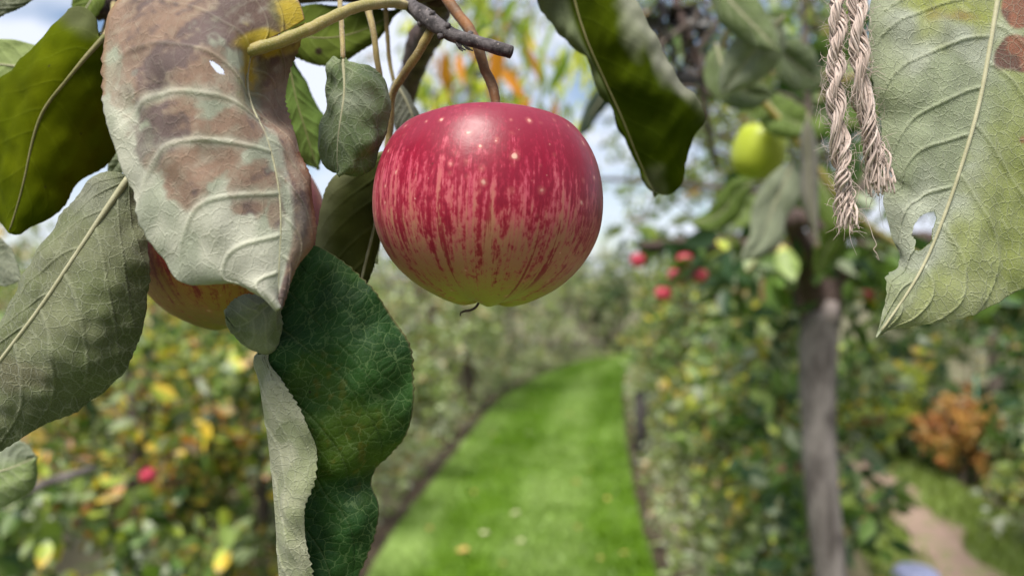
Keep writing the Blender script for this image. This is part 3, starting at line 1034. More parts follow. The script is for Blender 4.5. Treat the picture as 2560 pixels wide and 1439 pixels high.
# ================================================================== THE FOREGROUND
def apple(name, label, cx, cy, d, scale, mat_args, tilt=(0, 0), seed=1, stem=None, stem_r=(0.0013, 0.0017), stem_mat=None, prof=None, lob=0.02,
          calyx=True, thread=False, nt=120, na=160, zs=1.0):
    c = P(cx, cy, d)
    u = d / FPX * scale                    # metres per photo pixel at that depth
    prof = prof or [(196, 0), (192, 26), (205, 62), (216, 104), (222, 146), (221, 176), (211, 206), (184, 233), (140, 259), (78, 279), (8, 286), (-52, 279),
                    (-112, 254), (-152, 225), (-192, 180), (-218, 133), (-234, 92), (-240, 62), (-235, 34), (-226, 16), (-220, 0)]
    pr = crv(np.array(prof, float), nt)
    th = np.linspace(0, 2 * math.pi, na, endpoint=False)
    z = pr[:, 0][:, None]
    z = z * zs
    r = np.maximum(pr[:, 1], 0)[:, None]
    low = sstep(-80, -250, z / zs)
    hi = sstep(120, 240, z / zs)
    rr = r * (1 + lob * (low * 1.6 + hi * 0.9 + 0.25) * np.cos(5 * th[None] + seed) * 0.6 + 0.016 * np.cos(2 * th[None] + seed * 2) + 0.010 * np.cos(3 * th[None] + 1.3 * seed))
    zz = z + (low * 7 * np.cos(5 * th[None] + seed + 0.8) + hi * 8 * np.cos(2 * th[None] + seed * 0.7 + 0.6) * np.clip(r / 120, 0, 1)) * np.clip(r / 40, 0, 1) * (lob / 0.02)
    V = np.stack([rr * np.cos(th[None]), rr * np.sin(th[None]), zz + 0 * rr], -1).reshape(-1, 3) * u
    tx, ty = tilt
    Rx = np.array([[1, 0, 0], [0, math.cos(tx), -math.sin(tx)], [0, math.sin(tx), math.cos(tx)]])
    Ry = np.array([[math.cos(ty), 0, math.sin(ty)], [0, 1, 0], [-math.sin(ty), 0, math.cos(ty)]])
    i = np.arange(nt - 1)[:, None] * na
    j = np.arange(na)[None, :]
    j2 = (j + 1) % na
    F = np.stack([i + j, i + na + j, i + na + j2, i + j2], -1).reshape(-1, 4)
    root = empty(name, c, label, 'apple')
    zlo, zhi = -245 * u * zs, 222 * u * zs
    m = apple_material('skin_' + str(seed), zlo, zhi, *mat_args) if isinstance(mat_args, tuple) else mat_args
    b = mesh_np('skin', V, F, m)
    b.location = tuple(c)
    b.rotation_euler = (tx, ty, 0)
    setpar(b, root)
    Rm = Ry @ Rx
    if stem is None:
        stem = [c + Rm @ np.array([0, 0, 190 * u]), c + Rm @ np.array([4 * u, 0, 280 * u])]
        stem = np.array(stem)
    else:
        stem = np.concatenate([[c + Rm @ np.array([0, 0, 188 * u * zs])], PS(stem)])
    tube('stem', stem, np.linspace(stem_r[0], stem_r[1], len(stem)), stem_mat or M_STALK, root, n=50, sides=12, rough=0.07, seed=seed)
    if calyx:
        parts = []
        for k in range(5):
            a = k * 1.257 + seed
            p0 = np.array([6 * math.cos(a), 6 * math.sin(a), -218 * zs])
            p1 = np.array([14 * math.cos(a), 14 * math.sin(a), -230 * zs])
            p2 = np.array([10 * math.cos(a), 10 * math.sin(a), -241 * zs])
            pts = np.array([c + Rm @ (q * u) for q in (p0, p1, p2)])
            parts.append(tube_geo(pts, np.array([0.0007, 0.0009, 0.0002]) * scale, sides=6, n=8))
        Vc, Fc = join_geo(parts)
        mesh_np('calyx', Vc, Fc, M_PETB, root)
    if thread:
        pts = [c + Rm @ np.array([-8 * u, 0, -226 * u * zs])] + [P(*q) for q in [(1196, 758, d), (1189, 768, d - .001), (1176, 775, d - .001), (1160, 778, d - .001), (1151, 784, d), (1151, 790, d)]]
        tube('withered_stamen', np.array(pts), np.array([0.0004, 0.0004, 0.00045, 0.0004, 0.0004, 0.00035, 0.0002]), M_LIMB, root, n=30, sides=6)
    return root


RED_A, GRN_A = (0.205, 0.003, 0.020), (0.24, 0.205, 0.028)
DA = 0.245
apple('apple', 'big red streaked apple hanging from the bare twig, in full view', 1223, 521, DA, 0.985, (RED_A, GRN_A), (0.0, 0.045), 3,
      stem=[(1240, 268, DA + .002), (1234, 225, DA + .003), (1212, 170, DA + .004), (1190, 105, DA + .005), (1160, 55, DA + .012), (1112, -8, DA + .022), (1090, -45, DA + .035)], thread=True,
      stem_r=(0.0016, 0.0022))
apple('apple', 'red and yellow apple mostly hidden behind the withered brown leaf', 582, 602, 0.292, 0.84, ((0.17, 0.015, 0.018), (0.13, 0.09, 0.012), 0.5, (0.27, 0.075, 0.035), (0.25, 0.125, 0.03)), (0.0, -0.05), 8, zs=1.06,  # darker skin tones: the shadow it hangs in is put into the colour
      stem=[(600, 330, .293), (640, 200, .296), (700, 60, .30), (740, -40, .30)])

# ------------------------------------------------------------------ the branch with its leaves
BR = empty('apple_branch', P(960, -40, 0.29), 'apple branch with cut grey twig and large drooping leaves, some withered', 'branch')
limb = PS([(-3200, -150, .62), (-1200, -100, .42), (-400, -85, .35), (150, -75, .335), (480, -62, .325), (760, -46, .305), (1000, -44, .293), (1130, -62, .292), (1400, -120, .30), (1800, -170, .30), (2150, -190, .28), (2420, -180, .27), (2800, -150, .28), (3600, -60, .36), (4600, 60, .62)])
tube('limb', limb, np.array([.014, .0105, .009, .0085, .0085, .008, .0082, .0085, .008, .0075, .007, .0065, .006, .0055, .004]), M_LIMB, BR, n=420, sides=20, rough=0.07, seed=5)
tube('cut_twig', PS([(955, -60, .283), (1010, 0, .262), (1060, 40, .252), (1105, 72, .247), (1140, 92, .245), (1165, 98, .244), (1215, 112, .242), (1278, 131, .240)]),
     np.array([.0032, .0029, .0025, .0024, .0031, .00235, .0021, .0021]), M_TWIG, BR, n=110, sides=22, rough=0.03, seed=6)
tube('cut_face', PS([(1276, 130.5, .240), (1280, 131.6, .240)]), np.array([.0019, .0018]), M_CUT, BR, sides=14)
for bx_, by_, bd_, dx_, dy_ in ((1078, 36, .2478, 9, -7), (1118, 66, .2442, 8, -6), (1052, 58, .2515, -3, 10), (1102, 90, .2455, -4, 9), (1175, 86, .2435, 8, -4)):
    tube('bud', PS([(bx_, by_, bd_), (bx_ + dx_ * .5, by_ + dy_ * .5, bd_ - .0004), (bx_ + dx_, by_ + dy_, bd_ - .0006)]), np.array([.0012, .0011, .0003]), M_TWIG, BR, n=10, sides=10, rough=.05)
# bud scar and loose fibres at the node
prt = [tube_geo(PS([(1140 + dx, 100, .2445), (1144 + dx * 1.3, 112 + dy, .2435), (1150 + dx * 1.8, 118 + dy, .243)]), np.array([.0006, .0005, .0002]), sides=6, n=8) for dx, dy in ((0, 2), (8, 8), (14, 4), (4, 10), (18, 9))]
Vn, Fn = join_geo(prt)
mesh_np('bud_scar', Vn, Fn, M_CUT, BR)
tube('spur', PS([(1090, -40, .30), (1075, 70, .36), (1045, 140, .40), (1022, 210, .42), (1000, 300, .43)]), np.array([.008, .0068, .0075, .007, .006]), M_LIMB, BR, n=40, sides=14, rough=0.12, seed=9)
tube('spur', PS([(300, -60, .33), (285, 0, .322), (262, 30, .318), (240, 42, .318)]), np.array([.006, .0055, .005, .003]), M_LIMB, BR, n=30, sides=12, rough=0.12, seed=10)
tube('stalk', PS([(918, -30, .285), (922, 30, .272), (934, 80, .268), (940, 130, .268), (952, 200, .27), (975, 300, .272)]), np.array([.0017, .0015, .0012, .0011, .0011, .001]), M_PETB, BR, n=40, sides=10, rough=0.05, seed=12)

GREEN_T = (0.10, 0.15, 0.012)


# --- withered brown leaf
def c_with(a):
    pale = mixc(np.array([0.47, 0.47, 0.385]), np.array([0.32, 0.34, 0.26]), sstep(-0.4, 1.2, a['n1']))
    w_ = 0.17
    a = dict(a, n1=a['n1'] + 0.55 * a['n2'])
    br = np.zeros(len(a['px']))
    for x, y, rx, ry, k in [(420, 10, 330, 150, 1), (430, 150, 150, 95, 1), (640, 60, 150, 90, 1), (420, 280, 88, 84, 1), (565, 325, 112, 74, 1), (500, 400, 112, 64, 1),
                            (465, 460, 66, 56, .9), (648, 465, 72, 78, 1), (690, 520, 30, 60, .9), (310, 200, 70, 70, .5), (560, 215, 80, 60, .7), (380, 350, 40, 60, .7)]:
        br = np.maximum(br, k * blob(a, x, y, rx, ry, 0.18, w_ + 0.0))
    rside = sstep(0.12, 0.35, a['u'])
    br = np.maximum(br, rside * np.clip(0.95 - 0.1 * a['n1'], 0, 1))
    br *= 1 - 0.62 * a['wide'] * (a['py'] > 200) * (a['u'] < 0.1)
    br = np.clip(br + 0.1 * a['n2'] * (br > 0.1), 0, 1)
    brown = mixc(np.array([0.26, 0.172, 0.125]), np.array([0.135, 0.095, 0.090]), sstep(-0.6, 0.9, a['n3'] + 0.4 * a['n2']))
    dark = blob(a, 690, 70, 130, 110, 0.5, 0.2)
    brown = mixc(brown, np.array([0.10, 0.06, 0.045]), dark * 0.75)
    brown = mixc(brown, np.array([0.20, 0.075, 0.03]), sstep(0.6, 0.95, a['u']) * (a['py'] > 380))
    c = mixc(pale, brown, br)
    ye = np.maximum(blob(a, 738, 40, 36, 44, 0.5, 0.2), np.maximum(blob(a, 660, 112, 70, 24, 0.5, 0.2), blob(a, 618, 175, 20, 60, 0.5, 0.2)))
    c = mixc(c, np.array([0.42, 0.31, 0.015]), ye * 0.9)
    gr = np.maximum(blob(a, 625, 210, 34, 70, 0.6, 0.2), blob(a, 700, 30, 22, 30, 0.6, 0.2)) * (1 - ye)
    c = mixc(c, np.array([0.15, 0.15, 0.045]), gr * 0.6)
    rim = sstep(-0.975, -1.0, a['u'])
    return mixc(c, np.array([0.26, 0.15, 0.08]), rim * (a['py'] < 240))


make_leaf(BR, [(614, 130, .2150), (605, 185, .2160), (612, 240, .2150), (642, 300, .2120), (676, 350, .2100), (698, 410, .2090), (712, 480, .2080), (715, 560, .2070), (708, 640, .2060), (700, 715, .2060), (697, 772, .2065)],
          [(762, 49, .2230), (738, -8, .2260), (640, -85, .2310), (470, -95, .2270), (335, -45, .2220), (262, 75, .2180), (255, 160, .2155), (263, 250, .2140), (282, 345, .2120), (316, 460, .2100), (352, 555, .2080), (402, 645, .2070), (462, 704, .2060), (540, 718, .2050), (612, 722, .2050), (655, 738, .2055), (697, 772, .2065)],
          [(766, 60, .2230), (748, 112, .2280), (722, 190, .2320), (708, 250, .2310), (735, 320, .2270), (752, 385, .2240), (775, 445, .2210), (789, 530, .2190), (783, 600, .2160), (745, 668, .2110), (710, 735, .2080), (697, 772, .2065)],
          'large withered brown leaf with pale grey-green tip hanging over the hidden apple', nv=330, nu=90, face='under', bL=[.004, .014, .013, .009, .006, .002], bR=[-.002, -.004, .0, .003, .003, .001],
          smooth=160, teeth=(46, 1.1), veins=(8, 0.10, 0.22), vw=0.40, relief=0.40, net=0.45, colD=c_with, colU=(0.13, 0.08, 0.045), hole=[[(521, 151), (534, 153), (549, 163), (559, 176), (562, 187), (551, 187), (540, 180), (530, 166)]],
          wav=(0.0005, 60), seed=21, rib=(0.0006, 0.0002), rib_mat=M_RIB,
          petiole=[(1014, 14, .2560), (985, 8, .2480), (940, 10, .2380), (880, 22, .2280), (810, 55, .2200), (760, 80, .2160), (700, 104, .2135), (650, 120, .2128), (616, 132, .2140)], pet_r=(.0016, .0018), pet_mat=M_PET)


# --- olive leaf at the left, glow of light through it painted as a brighter middle
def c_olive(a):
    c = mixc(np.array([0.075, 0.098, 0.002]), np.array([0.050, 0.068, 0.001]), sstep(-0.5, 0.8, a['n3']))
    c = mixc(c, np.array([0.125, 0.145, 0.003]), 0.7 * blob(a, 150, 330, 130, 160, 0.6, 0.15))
    c = mixc(c, np.array([0.11, 0.12, 0.06]), 0.8 * blob(a, 215, 55, 58, 45, 0.5, 0.2))
    return mixc(c, np.array([0.12, 0.045, 0.015]), 0.8 * blob(a, 40, 140, 5, 5, 0.4))


make_leaf(BR, [(262, 92, .262), (205, 155, .258), (150, 218, .256), (102, 275, .256), (82, 345, .257), (68, 430, .259), (46, 510, .262), (22, 583, .264)],
          [(258, 84, .262), (240, 45, .262), (205, 16, .262), (180, 14, .262), (130, 62, .262), (62, 142, .264), (-20, 222, .270), (-75, 320, .276), (-70, 440, .276), (-8, 548, .270), (22, 583, .264)],
          [(268, 98, .262), (300, 180, .270), (305, 290, .276), (290, 375, .278), (262, 412, .276), (205, 452, .272), (140, 525, .268), (75, 566, .266), (45, 586, .265), (22, 583, .264)],
          'olive green leaf lit from behind, partly covered by the withered leaf', nv=180, nu=48, face='under', bL=[0, .004, .006, .006, .003, 0], bR=[0, .003, .004, .003, 0], smooth=60, teeth=(34, .4), veins=(7, .2, .12), vw=.3, relief=.12,
          colD=c_olive, colU=(.06, .10, .012), seed=33, net=0.03, rib=(.0010, .0003), rib_mat=M_RIBG, petiole=[(285, 10, .305), (282, 50, .285), (262, 92, .262)], pet_r=(.0012, .001))


# --- grey-green underside leaf, lower left
def c_grey(a):
    c = mixc(np.array([0.150, 0.162, 0.078]), np.array([0.100, 0.118, 0.042]), sstep(-0.6, 0.8, a['n3']))
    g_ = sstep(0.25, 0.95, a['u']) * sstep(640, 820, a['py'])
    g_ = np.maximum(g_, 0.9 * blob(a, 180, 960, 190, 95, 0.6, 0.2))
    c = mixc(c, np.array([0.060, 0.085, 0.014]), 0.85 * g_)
    c = mixc(c, np.array([0.22, 0.225, 0.17]), 0.6 * blob(a, 235, 480, 110, 60, 0.6, 0.2))
    return mixc(c, np.array([0.13, 0.105, 0.06]), 0.55 * blob(a, 60, 935, 75, 40, 0.6, 0.3))


make_leaf(BR, [(322, 445, .2480), (262, 530, .2440), (182, 645, .2390), (92, 775, .2360), (0, 895, .2350), (-80, 1010, .2360), (-150, 1125, .2380)],
          [(318, 438, .2480), (280, 432, .2490), (215, 462, .2500), (165, 508, .2500), (128, 568, .2490), (75, 655, .2460), (30, 740, .2430), (-12, 835, .2410), (-80, 950, .2400), (-150, 1125, .2380)],
          [(326, 450, .2480), (348, 500, .2490), (366, 590, .2490), (372, 660, .2480), (364, 755, .2470), (350, 850, .2460), (312, 928, .2450), (250, 986, .2440), (180, 1030, .2430), (110, 1064, .2420), (40, 1100, .2410), (-40, 1150, .2400), (-110, 1160, .2390), (-150, 1125, .2380)],
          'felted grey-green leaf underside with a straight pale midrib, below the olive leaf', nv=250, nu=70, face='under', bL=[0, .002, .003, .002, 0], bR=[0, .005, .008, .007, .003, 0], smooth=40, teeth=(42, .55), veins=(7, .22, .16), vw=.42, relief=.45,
          colD=c_grey, colU=(.04, .075, .02), seed=44, rib=(.0012, .0005), petiole=[(470, -40, .315), (400, 200, .285), (350, 400, .258), (322, 445, .2480)], pet_r=(.0013, .0012))


# --- dark green leaf with its margin folded over
def c_dark(a):
    c = mixc(np.array([0.020, 0.060, 0.012]), np.array([0.012, 0.042, 0.010]), sstep(-0.6, 0.8, a['n3']))
    y_ = np.maximum(blob(a, 860, 1110, 120, 90, 0.7, 0.25), 0.6 * blob(a, 800, 960, 70, 60, 0.7, 0.3))
    c = mixc(c, np.array([0.048, 0.088, 0.008]), 0.9 * y_)
    sp = sstep(0.9, 1.6, a['n2']) * np.maximum(blob(a, 870, 1120, 110, 90, .8), blob(a, 810, 960, 60, 70, .8))
    c = mixc(c, np.array([0.12, 0.10, 0.012]), 0.4 * sp)
    ed = sstep(0.985, 1.0, np.abs(a['u']))
    return mixc(c, np.array([0.16, 0.13, 0.07]), ed * 0.8)


def c_fold(a):
    c = mixc(np.array([0.35, 0.355, 0.235]), np.array([0.25, 0.275, 0.145]), sstep(-0.5, 0.9, a['n1']))
    return mixc(c, np.array([0.42, 0.43, 0.34]), 0.5 * a['vein'])


make_leaf(BR, [(728, 640, .2420), (700, 720, .2400), (688, 800, .2390), (664, 862, .2370), (634, 890, .2350), (644, 950, .2350), (657, 1040, .2350), (668, 1130, .2350), (680, 1240, .2350), (688, 1340, .2350), (694, 1439, .2350), (706, 1540, .2360), (770, 1640, .2370)],
          [(728, 642, .2418), (708, 720, .2390), (692, 800, .2370), (672, 860, .2330), (660, 892, .2310), (700, 945, .2290), (742, 1005, .2280), (776, 1075, .2270), (790, 1150, .2270), (786, 1200, .2270), (762, 1250, .2280), (764, 1330, .2280), (780, 1425, .2290), (790, 1540, .2310), (770, 1640, .2370)],
          [(732, 634, .2420), (782, 612, .2440), (835, 642, .2440), (892, 682, .2430), (946, 742, .2420), (990, 800, .2410), (1022, 860, .2410), (1036, 930, .2410), (1032, 1010, .2420), (1014, 1092, .2430), (984, 1142, .2440), (940, 1172, .2460), (930, 1198, .2460), (946, 1255, .2440), (940, 1322, .2430), (914, 1392, .2430), (890, 1450, .2420), (850, 1560, .2400), (770, 1640, .2370)],
          'dark green glossy leaf with one margin folded over to show its pale underside', nv=330, nu=90, face='upper', ref='R', bL=[0, 0, .001, .002, .003, .003, .002, 0], bR=[0, .003, .005, .004, .003, .001, 0], smooth=26, teeth=(56, .75), veins=(7, .30, .22), vw=.34, relief=.6,
          colU=c_dark, colD=c_fold, wav=(.0009, 48), seed=58, rib=None)

# --- the curled grey-green tip between withered leaf and dark leaf
make_leaf(BR, [(698, 742, .2300), (660, 770, .2270), (625, 800, .2260), (590, 815, .2280), (566, 792, .2310)],
          [(694, 738, .2300), (650, 738, .2300), (608, 745, .2300), (572, 760, .2310), (556, 774, .2320), (566, 792, .2310)],
          [(700, 748, .2300), (702, 795, .2310), (692, 845, .2320), (662, 887, .2330), (620, 868, .2330), (585, 838, .2330), (566, 792, .2310)],
          'small curled smooth grey-green leaf under the tip of the withered leaf', nv=90, nu=36, face='under', bL=.004, bR=.004, smooth=30, teeth=(16, .9), veins=(5, .2, .1), vw=.3, relief=.3, colD=lambda a: mixc(np.tile([.19, .215, .125], (len(a['u']), 1)), np.array([.115, .145, .06]), sstep(-.6, .8, a['n1'])), colU=(.07, .10, .05), seed=61, net=.7, rib=None)


# --- small felted leaf left of the apple
def c_small(a):
    c = mixc(np.array([0.14, 0.185, 0.075]), np.array([0.09, 0.135, 0.045]), sstep(-0.5, 0.9, a['n1']))
    c = mixc(c, np.array([0.28, 0.31, 0.22]), 0.7 * blob(a, 880, 250, 45, 28, .7, .35))
    return mixc(c, np.array([0.10, 0.15, 0.04]), 0.5 * blob(a, 900, 400, 80, 60, .6, .2))


make_leaf(BR, [(858, 148, .2420), (861, 190, .2410), (859, 240, .2400), (850, 295, .2390), (844, 340, .2390), (842, 390, .2400), (846, 438, .2420)],
          [(855, 144, .2420), (832, 139, .2430), (816, 156, .2440), (822, 200, .2450), (810, 258, .2450), (803, 325, .2450), (800, 385, .2450), (812, 412, .2450), (830, 434, .2440), (846, 438, .2420)],
          [(862, 146, .2420), (890, 146, .2410), (928, 162, .2410), (956, 194, .2420), (972, 240, .2430), (974, 288, .2430), (962, 345, .2430), (945, 395, .2430), (915, 430, .2430), (880, 441, .2430), (846, 438, .2420)],
          'small felted grey-green leaf hanging beside the red apple', nv=140, nu=48, face='under', bL=.002, bR=[.002, .005, .006, .005, .003], smooth=40, teeth=(26, .35), veins=(6, .25, .15), vw=.28, relief=.25, colD=c_small, colU=(.05, .09, .03), wav=(.0006, 75), seed=70,
          rib=(.0007, .0002), rib_mat=M_RIB, petiole=[(852, -45, .297), (850, 10, .270), (854, 60, .2520), (856, 100, .2450), (858, 150, .2412)], pet_r=(.0010, .0008), pet_mat=M_PETB)


def c_olive2(a):
    c = mixc(np.array([0.085, 0.095, 0.022]), np.array([0.06, 0.07, 0.018]), sstep(-0.5, 0.8, a['n3']))
    return mixc(c, np.array([0.22, 0.23, 0.12]), 0.8 * sstep(-0.55, -0.95, a['u']) * (a['py'] < 640))


make_leaf(BR, [(968, 380, .2660), (958, 440, .2640), (947, 520, .2620), (934, 590, .2610), (914, 665, .2610), (898, 730, .2620), (880, 790, .263)],
          [(962, 376, .2660), (900, 390, .2640), (845, 432, .2620), (812, 475, .2610), (793, 540, .2610), (790, 610, .2610), (802, 670, .2620), (840, 740, .2620), (880, 790, .263)],
          [(972, 384, .2660), (985, 450, .2690), (975, 530, .2700), (952, 600, .2690), (930, 670, .2660), (908, 735, .2640), (880, 790, .263)],
          'shaded olive leaf behind the small felted leaf, edge-on to the apple', nv=120, nu=40, face='under', bL=[.001, .003, .004, .002, 0], bR=-.001, smooth=30, teeth=(30, .4), veins=(6, .30, .2), vw=.45, relief=.4, colD=c_olive2, colU=(.05, .07, .012), seed=77, net=0.1,
          rib=(.0010, .0005), petiole=[(1076, 78, .252), (1058, 112, .253), (1030, 155, .255), (1000, 200, .258), (982, 235, .261), (976, 300, .264), (968, 385, .266)], pet_r=(.0016, .0012), pet_mat=M_PETB)
make_leaf(BR, [(985, 460, .285), (965, 560, .284), (940, 660, .284)], [(980, 460, .285), (930, 560, .286), (940, 660, .284)], [(988, 465, .285), (975, 540, .286), (958, 590, .287), (950, 625, .286), (940, 660, .284)],
          'thin sliver of green leaf just behind the shaded olive leaf', nv=60, nu=14, colD=(.09, .12, .03), seed=79, teeth=(12, .8), rib=None)
make_leaf(BR, [(985, 205, .300), (1010, 235, .298), (1030, 275, .297), (1040, 330, .30)], [(982, 208, .300), (972, 250, .303), (978, 300, .304), (1000, 330, .303), (1040, 330, .30)],
          [(990, 202, .300), (1015, 222, .300), (1038, 262, .300), (1050, 300, .300), (1040, 330, .30)],
          'small curled dull leaf tucked behind the top of the red apple', nv=60, nu=24, colD=(.13, .135, .095), colU=(.05, .06, .02), seed=81, teeth=(14, .4), bL=.002, rib=(.0011, .0004),
          petiole=[(960, -40, .295), (968, 80, .298), (975, 160, .30), (985, 205, .300)])
make_leaf(BR, [(712, 120, .305), (730, 180, .303), (745, 260, .302), (770, 340, .303), (796, 425, .305)], [(708, 125, .305), (690, 210, .306), (700, 320, .307), (740, 400, .307), (796, 425, .305)],
          [(716, 122, .305), (752, 190, .303), (790, 250, .303), (815, 292, .304), (808, 350, .305), (796, 425, .305)],
          'bright green leaf lit from behind between withered leaf and small felted leaf', nv=90, nu=30, colD=(.115, .18, .04), colU=(.07, .13, .02), seed=83, net=0.1, rib=(.0006, .0002), rib_mat=M_RIBG, bR=.003, teeth=(24, .5), petiole=[(700, -40, .308), (705, 50, .307), (712, 120, .305)])
make_leaf(BR, [(690, 70, .300), (760, 95, .298), (850, 95, .298), (945, 60, .30), (1000, 20, .302)], [(690, 66, .300), (740, 20, .300), (850, 15, .30), (930, 20, .302), (1000, 20, .302)],
          [(690, 74, .300), (735, 140, .297), (790, 164, .297), (850, 158, .298), (905, 128, .299), (950, 95, .30), (1000, 20, .302)],
          'green leaf with a dark spot under the branch, behind the yellow petiole', nv=100, nu=34, colD=lambda a: mixc(np.tile([.085, .115, .016], (len(a['u']), 1)), np.array([.03, .02, .01]), blob(a, 797, 129, 9, 9, .4)), colU=(.05, .09, .015), seed=85, net=0.1, rib=(.0006, .0002), rib_mat=M_RIBG, bR=.002, teeth=(30, .5),
          petiole=[(600, -45, .318), (640, 20, .306), (690, 70, .300)])


# --- broad dark leaf right of the apple
def c_broad(a):
    c = mixc(np.array([0.050, 0.072, 0.002]), np.array([0.036, 0.054, 0.002]), sstep(-0.5, 0.8, a['n3']))
    left = sstep(-0.05, -0.3, a['u'])
    c = mixc(c, np.array([0.17, 0.20, 0.11]), 0.9 * left * sstep(330, 60, a['py']))
    rim = sstep(0.70, 0.95, a['u'] + 0.05 * a['n1'])
    c = mixc(c, np.array([0.29, 0.29, 0.235]), 0.85 * rim * sstep(330, 200, a['py']))
    c = mixc(c, np.array([0.25, 0.26, 0.19]), 0.7 * blob(a, 1590, 30, 45, 80, .6, .2))
    return mixc(c, np.array([0.20, 0.20, 0.13]), 0.55 * blob(a, 1640, 470, 28, 50, .6, .2))


make_leaf(BR, [(1400, -130, .300), (1428, -40, .302), (1442, 30, .302), (1468, 110, .302), (1502, 190, .303), (1538, 270, .305), (1572, 350, .307), (1602, 420, .310), (1640, 489, .313)],
          [(1396, -128, .300), (1330, -50, .305), (1345, 5, .308), (1398, 82, .309), (1440, 125, .308), (1478, 178, .307), (1515, 260, .307), (1555, 335, .308), (1590, 410, .310), (1622, 470, .312), (1640, 489, .313)],
          [(1404, -132, .300), (1510, -110, .295), (1582, -20, .293), (1620, 58, .293), (1660, 130, .294), (1712, 212, .296), (1755, 265, .299), (1763, 300, .301), (1738, 345, .304), (1716, 402, .307), (1706, 455, .310), (1675, 485, .313), (1640, 489, .313)],
          'broad dark olive leaf with a whitish felted margin, hanging right of the red apple', nv=180, nu=54, face='under', bL=.002, bR=[0, .006, .009, .008, .005, 0], smooth=50, teeth=(26, .5), veins=(8, .18, .16), vw=.35, relief=.14, colD=c_broad, colU=(.035, .06, .012), seed=91, net=0.03,
          rib=(.0009, .0003), rib_mat=M_RIBG, petiole=[(1400, -120, .30), (1398, -132, .300), (1402, -125, .300)], pet_r=(.0014, .0014))


# --- big pale leaf with holes at the right
def c_big(a):
    c = mixc(np.array([0.345, 0.37, 0.285]), np.array([0.25, 0.285, 0.175]), sstep(-0.5, 0.9, a['n3']))
    yg = sstep(0.02, 0.35, a['u'] + 0.05 * a['n1'])
    c = mixc(c, np.array([0.255, 0.29, 0.07]), 0.82 * yg)
    c = mixc(c, np.array([0.20, 0.235, 0.04]), 0.6 * blob(a, 2540, 520, 90, 230, .5, .2))
    t_ = blob(a, 2390, 30, 110, 62, .7, .25)
    c = mixc(c, np.array([0.24, 0.27, 0.035]), 0.9 * t_)
    c = mixc(c, np.array([0.24, 0.10, 0.02]), 0.65 * blob(a, 2372, 45, 40, 16, .8, .35))
    c = mixc(c, np.array([0.235, 0.27, 0.13]), 0.6 * blob(a, 2190, 120, 60, 190, .6, .2))
    lo = blob(a, 2350, 770, 160, 60, .7, .2)
    c = mixc(c, np.array([0.25, 0.27, 0.13]), 0.6 * lo)
    br = np.maximum(blob(a, 2545, 20, 48, 48, .12, .12), blob(a, 2530, 140, 62, 50, .10, .12))
    br = np.maximum(br, blob(a, 2600, 150, 60, 40, .12, .1)) * sstep(0.03, 0.06, a['u'])
    c = mixc(c, mixc(np.array([0.24, 0.085, 0.045]), np.array([0.11, 0.045, 0.03]), sstep(-.5, .8, a['n1'])), br)
    return mixc(c, np.array([0.22, 0.08, 0.03]), 0.8 * blob(a, 2556, 350, 8, 9, .5))


make_leaf(BR, [(2520, -170, .262), (2505, -80, .256), (2492, -5, .252), (2472, 120, .248), (2442, 275, .245), (2405, 400, .243), (2352, 555, .241), (2302, 675, .239), (2242, 770, .237), (2191, 843, .236)],
          [(2514, -172, .262), (2330, -150, .258), (2205, -70, .254), (2176, 0, .252), (2171, 80, .250), (2184, 200, .249), (2200, 300, .248), (2211, 400, .247), (2226, 432, .246), (2231, 448, .246), (2211, 472, .246), (2219, 540, .245), (2231, 600, .243), (2240, 658, .242), (2214, 690, .240), (2216, 725, .239), (2204, 790, .237), (2191, 843, .236)],
          [(2526, -170, .262), (2680, -120, .262), (2790, 60, .262), (2800, 280, .260), (2740, 500, .256), (2650, 650, .250), (2560, 722, .246), (2500, 754, .243), (2430, 785, .241), (2340, 808, .239), (2270, 820, .238), (2191, 843, .236)],
          'big pale yellow-green leaf with brown blotches and a ragged hole, beside the twine', nv=340, nu=96, face='under', bL=[.002, .004, .004, .003, .001, 0], bR=[.002, .004, .005, .003, 0], smooth=40, teeth=(44, .85), veins=(9, .16, .14), vw=.42, relief=.6, colD=c_big, colU=(.10, .13, .02),
          hole=[[(2285, 562), (2300, 540), (2318, 531), (2335, 527), (2343, 545), (2331, 575), (2330, 600), (2318, 612), (2300, 627), (2286, 625), (2290, 603), (2279, 588)]], seed=97, rib=(.0013, .0004), wav=(.0007, 55),
          petiole=[(2560, -176, .270), (2540, -185, .266), (2520, -170, .262)])

# --- small pieces of leaf at the frame's edges
make_leaf(BR, [(-140, 60, .20), (-40, 30, .20), (60, -10, .20), (130, -50, .205)], [(-140, 56, .20), (-60, -60, .20), (60, -80, .20), (130, -50, .205)], [(-140, 66, .20), (-40, 62, .20), (20, 34, .20), (70, 10, .20), (110, -18, .202), (130, -50, .205)],
          'dark leaf edge poking in above the olive leaf against the sky', nv=90, nu=24, colD=(.055, .07, .02), colU=(.04, .07, .02), seed=101, rib=None)
make_leaf(BR, [(200, 190, .305), (110, 175, .305), (0, 160, .307), (-130, 150, .31)], [(200, 185, .305), (110, 120, .305), (0, 98, .307), (-70, 110, .31), (-130, 150, .31)], [(200, 195, .305), (110, 240, .306), (0, 235, .308), (-80, 210, .312), (-130, 150, .31)],
          'pale lime leaf lit through, half hidden behind the olive leaf', nv=80, nu=30, colD=(.27, .33, .12), colU=(.15, .2, .05), seed=103, net=.4, rib=(.0008, .0003), petiole=[(290, -50, .33), (250, 100, .315), (200, 190, .305)])
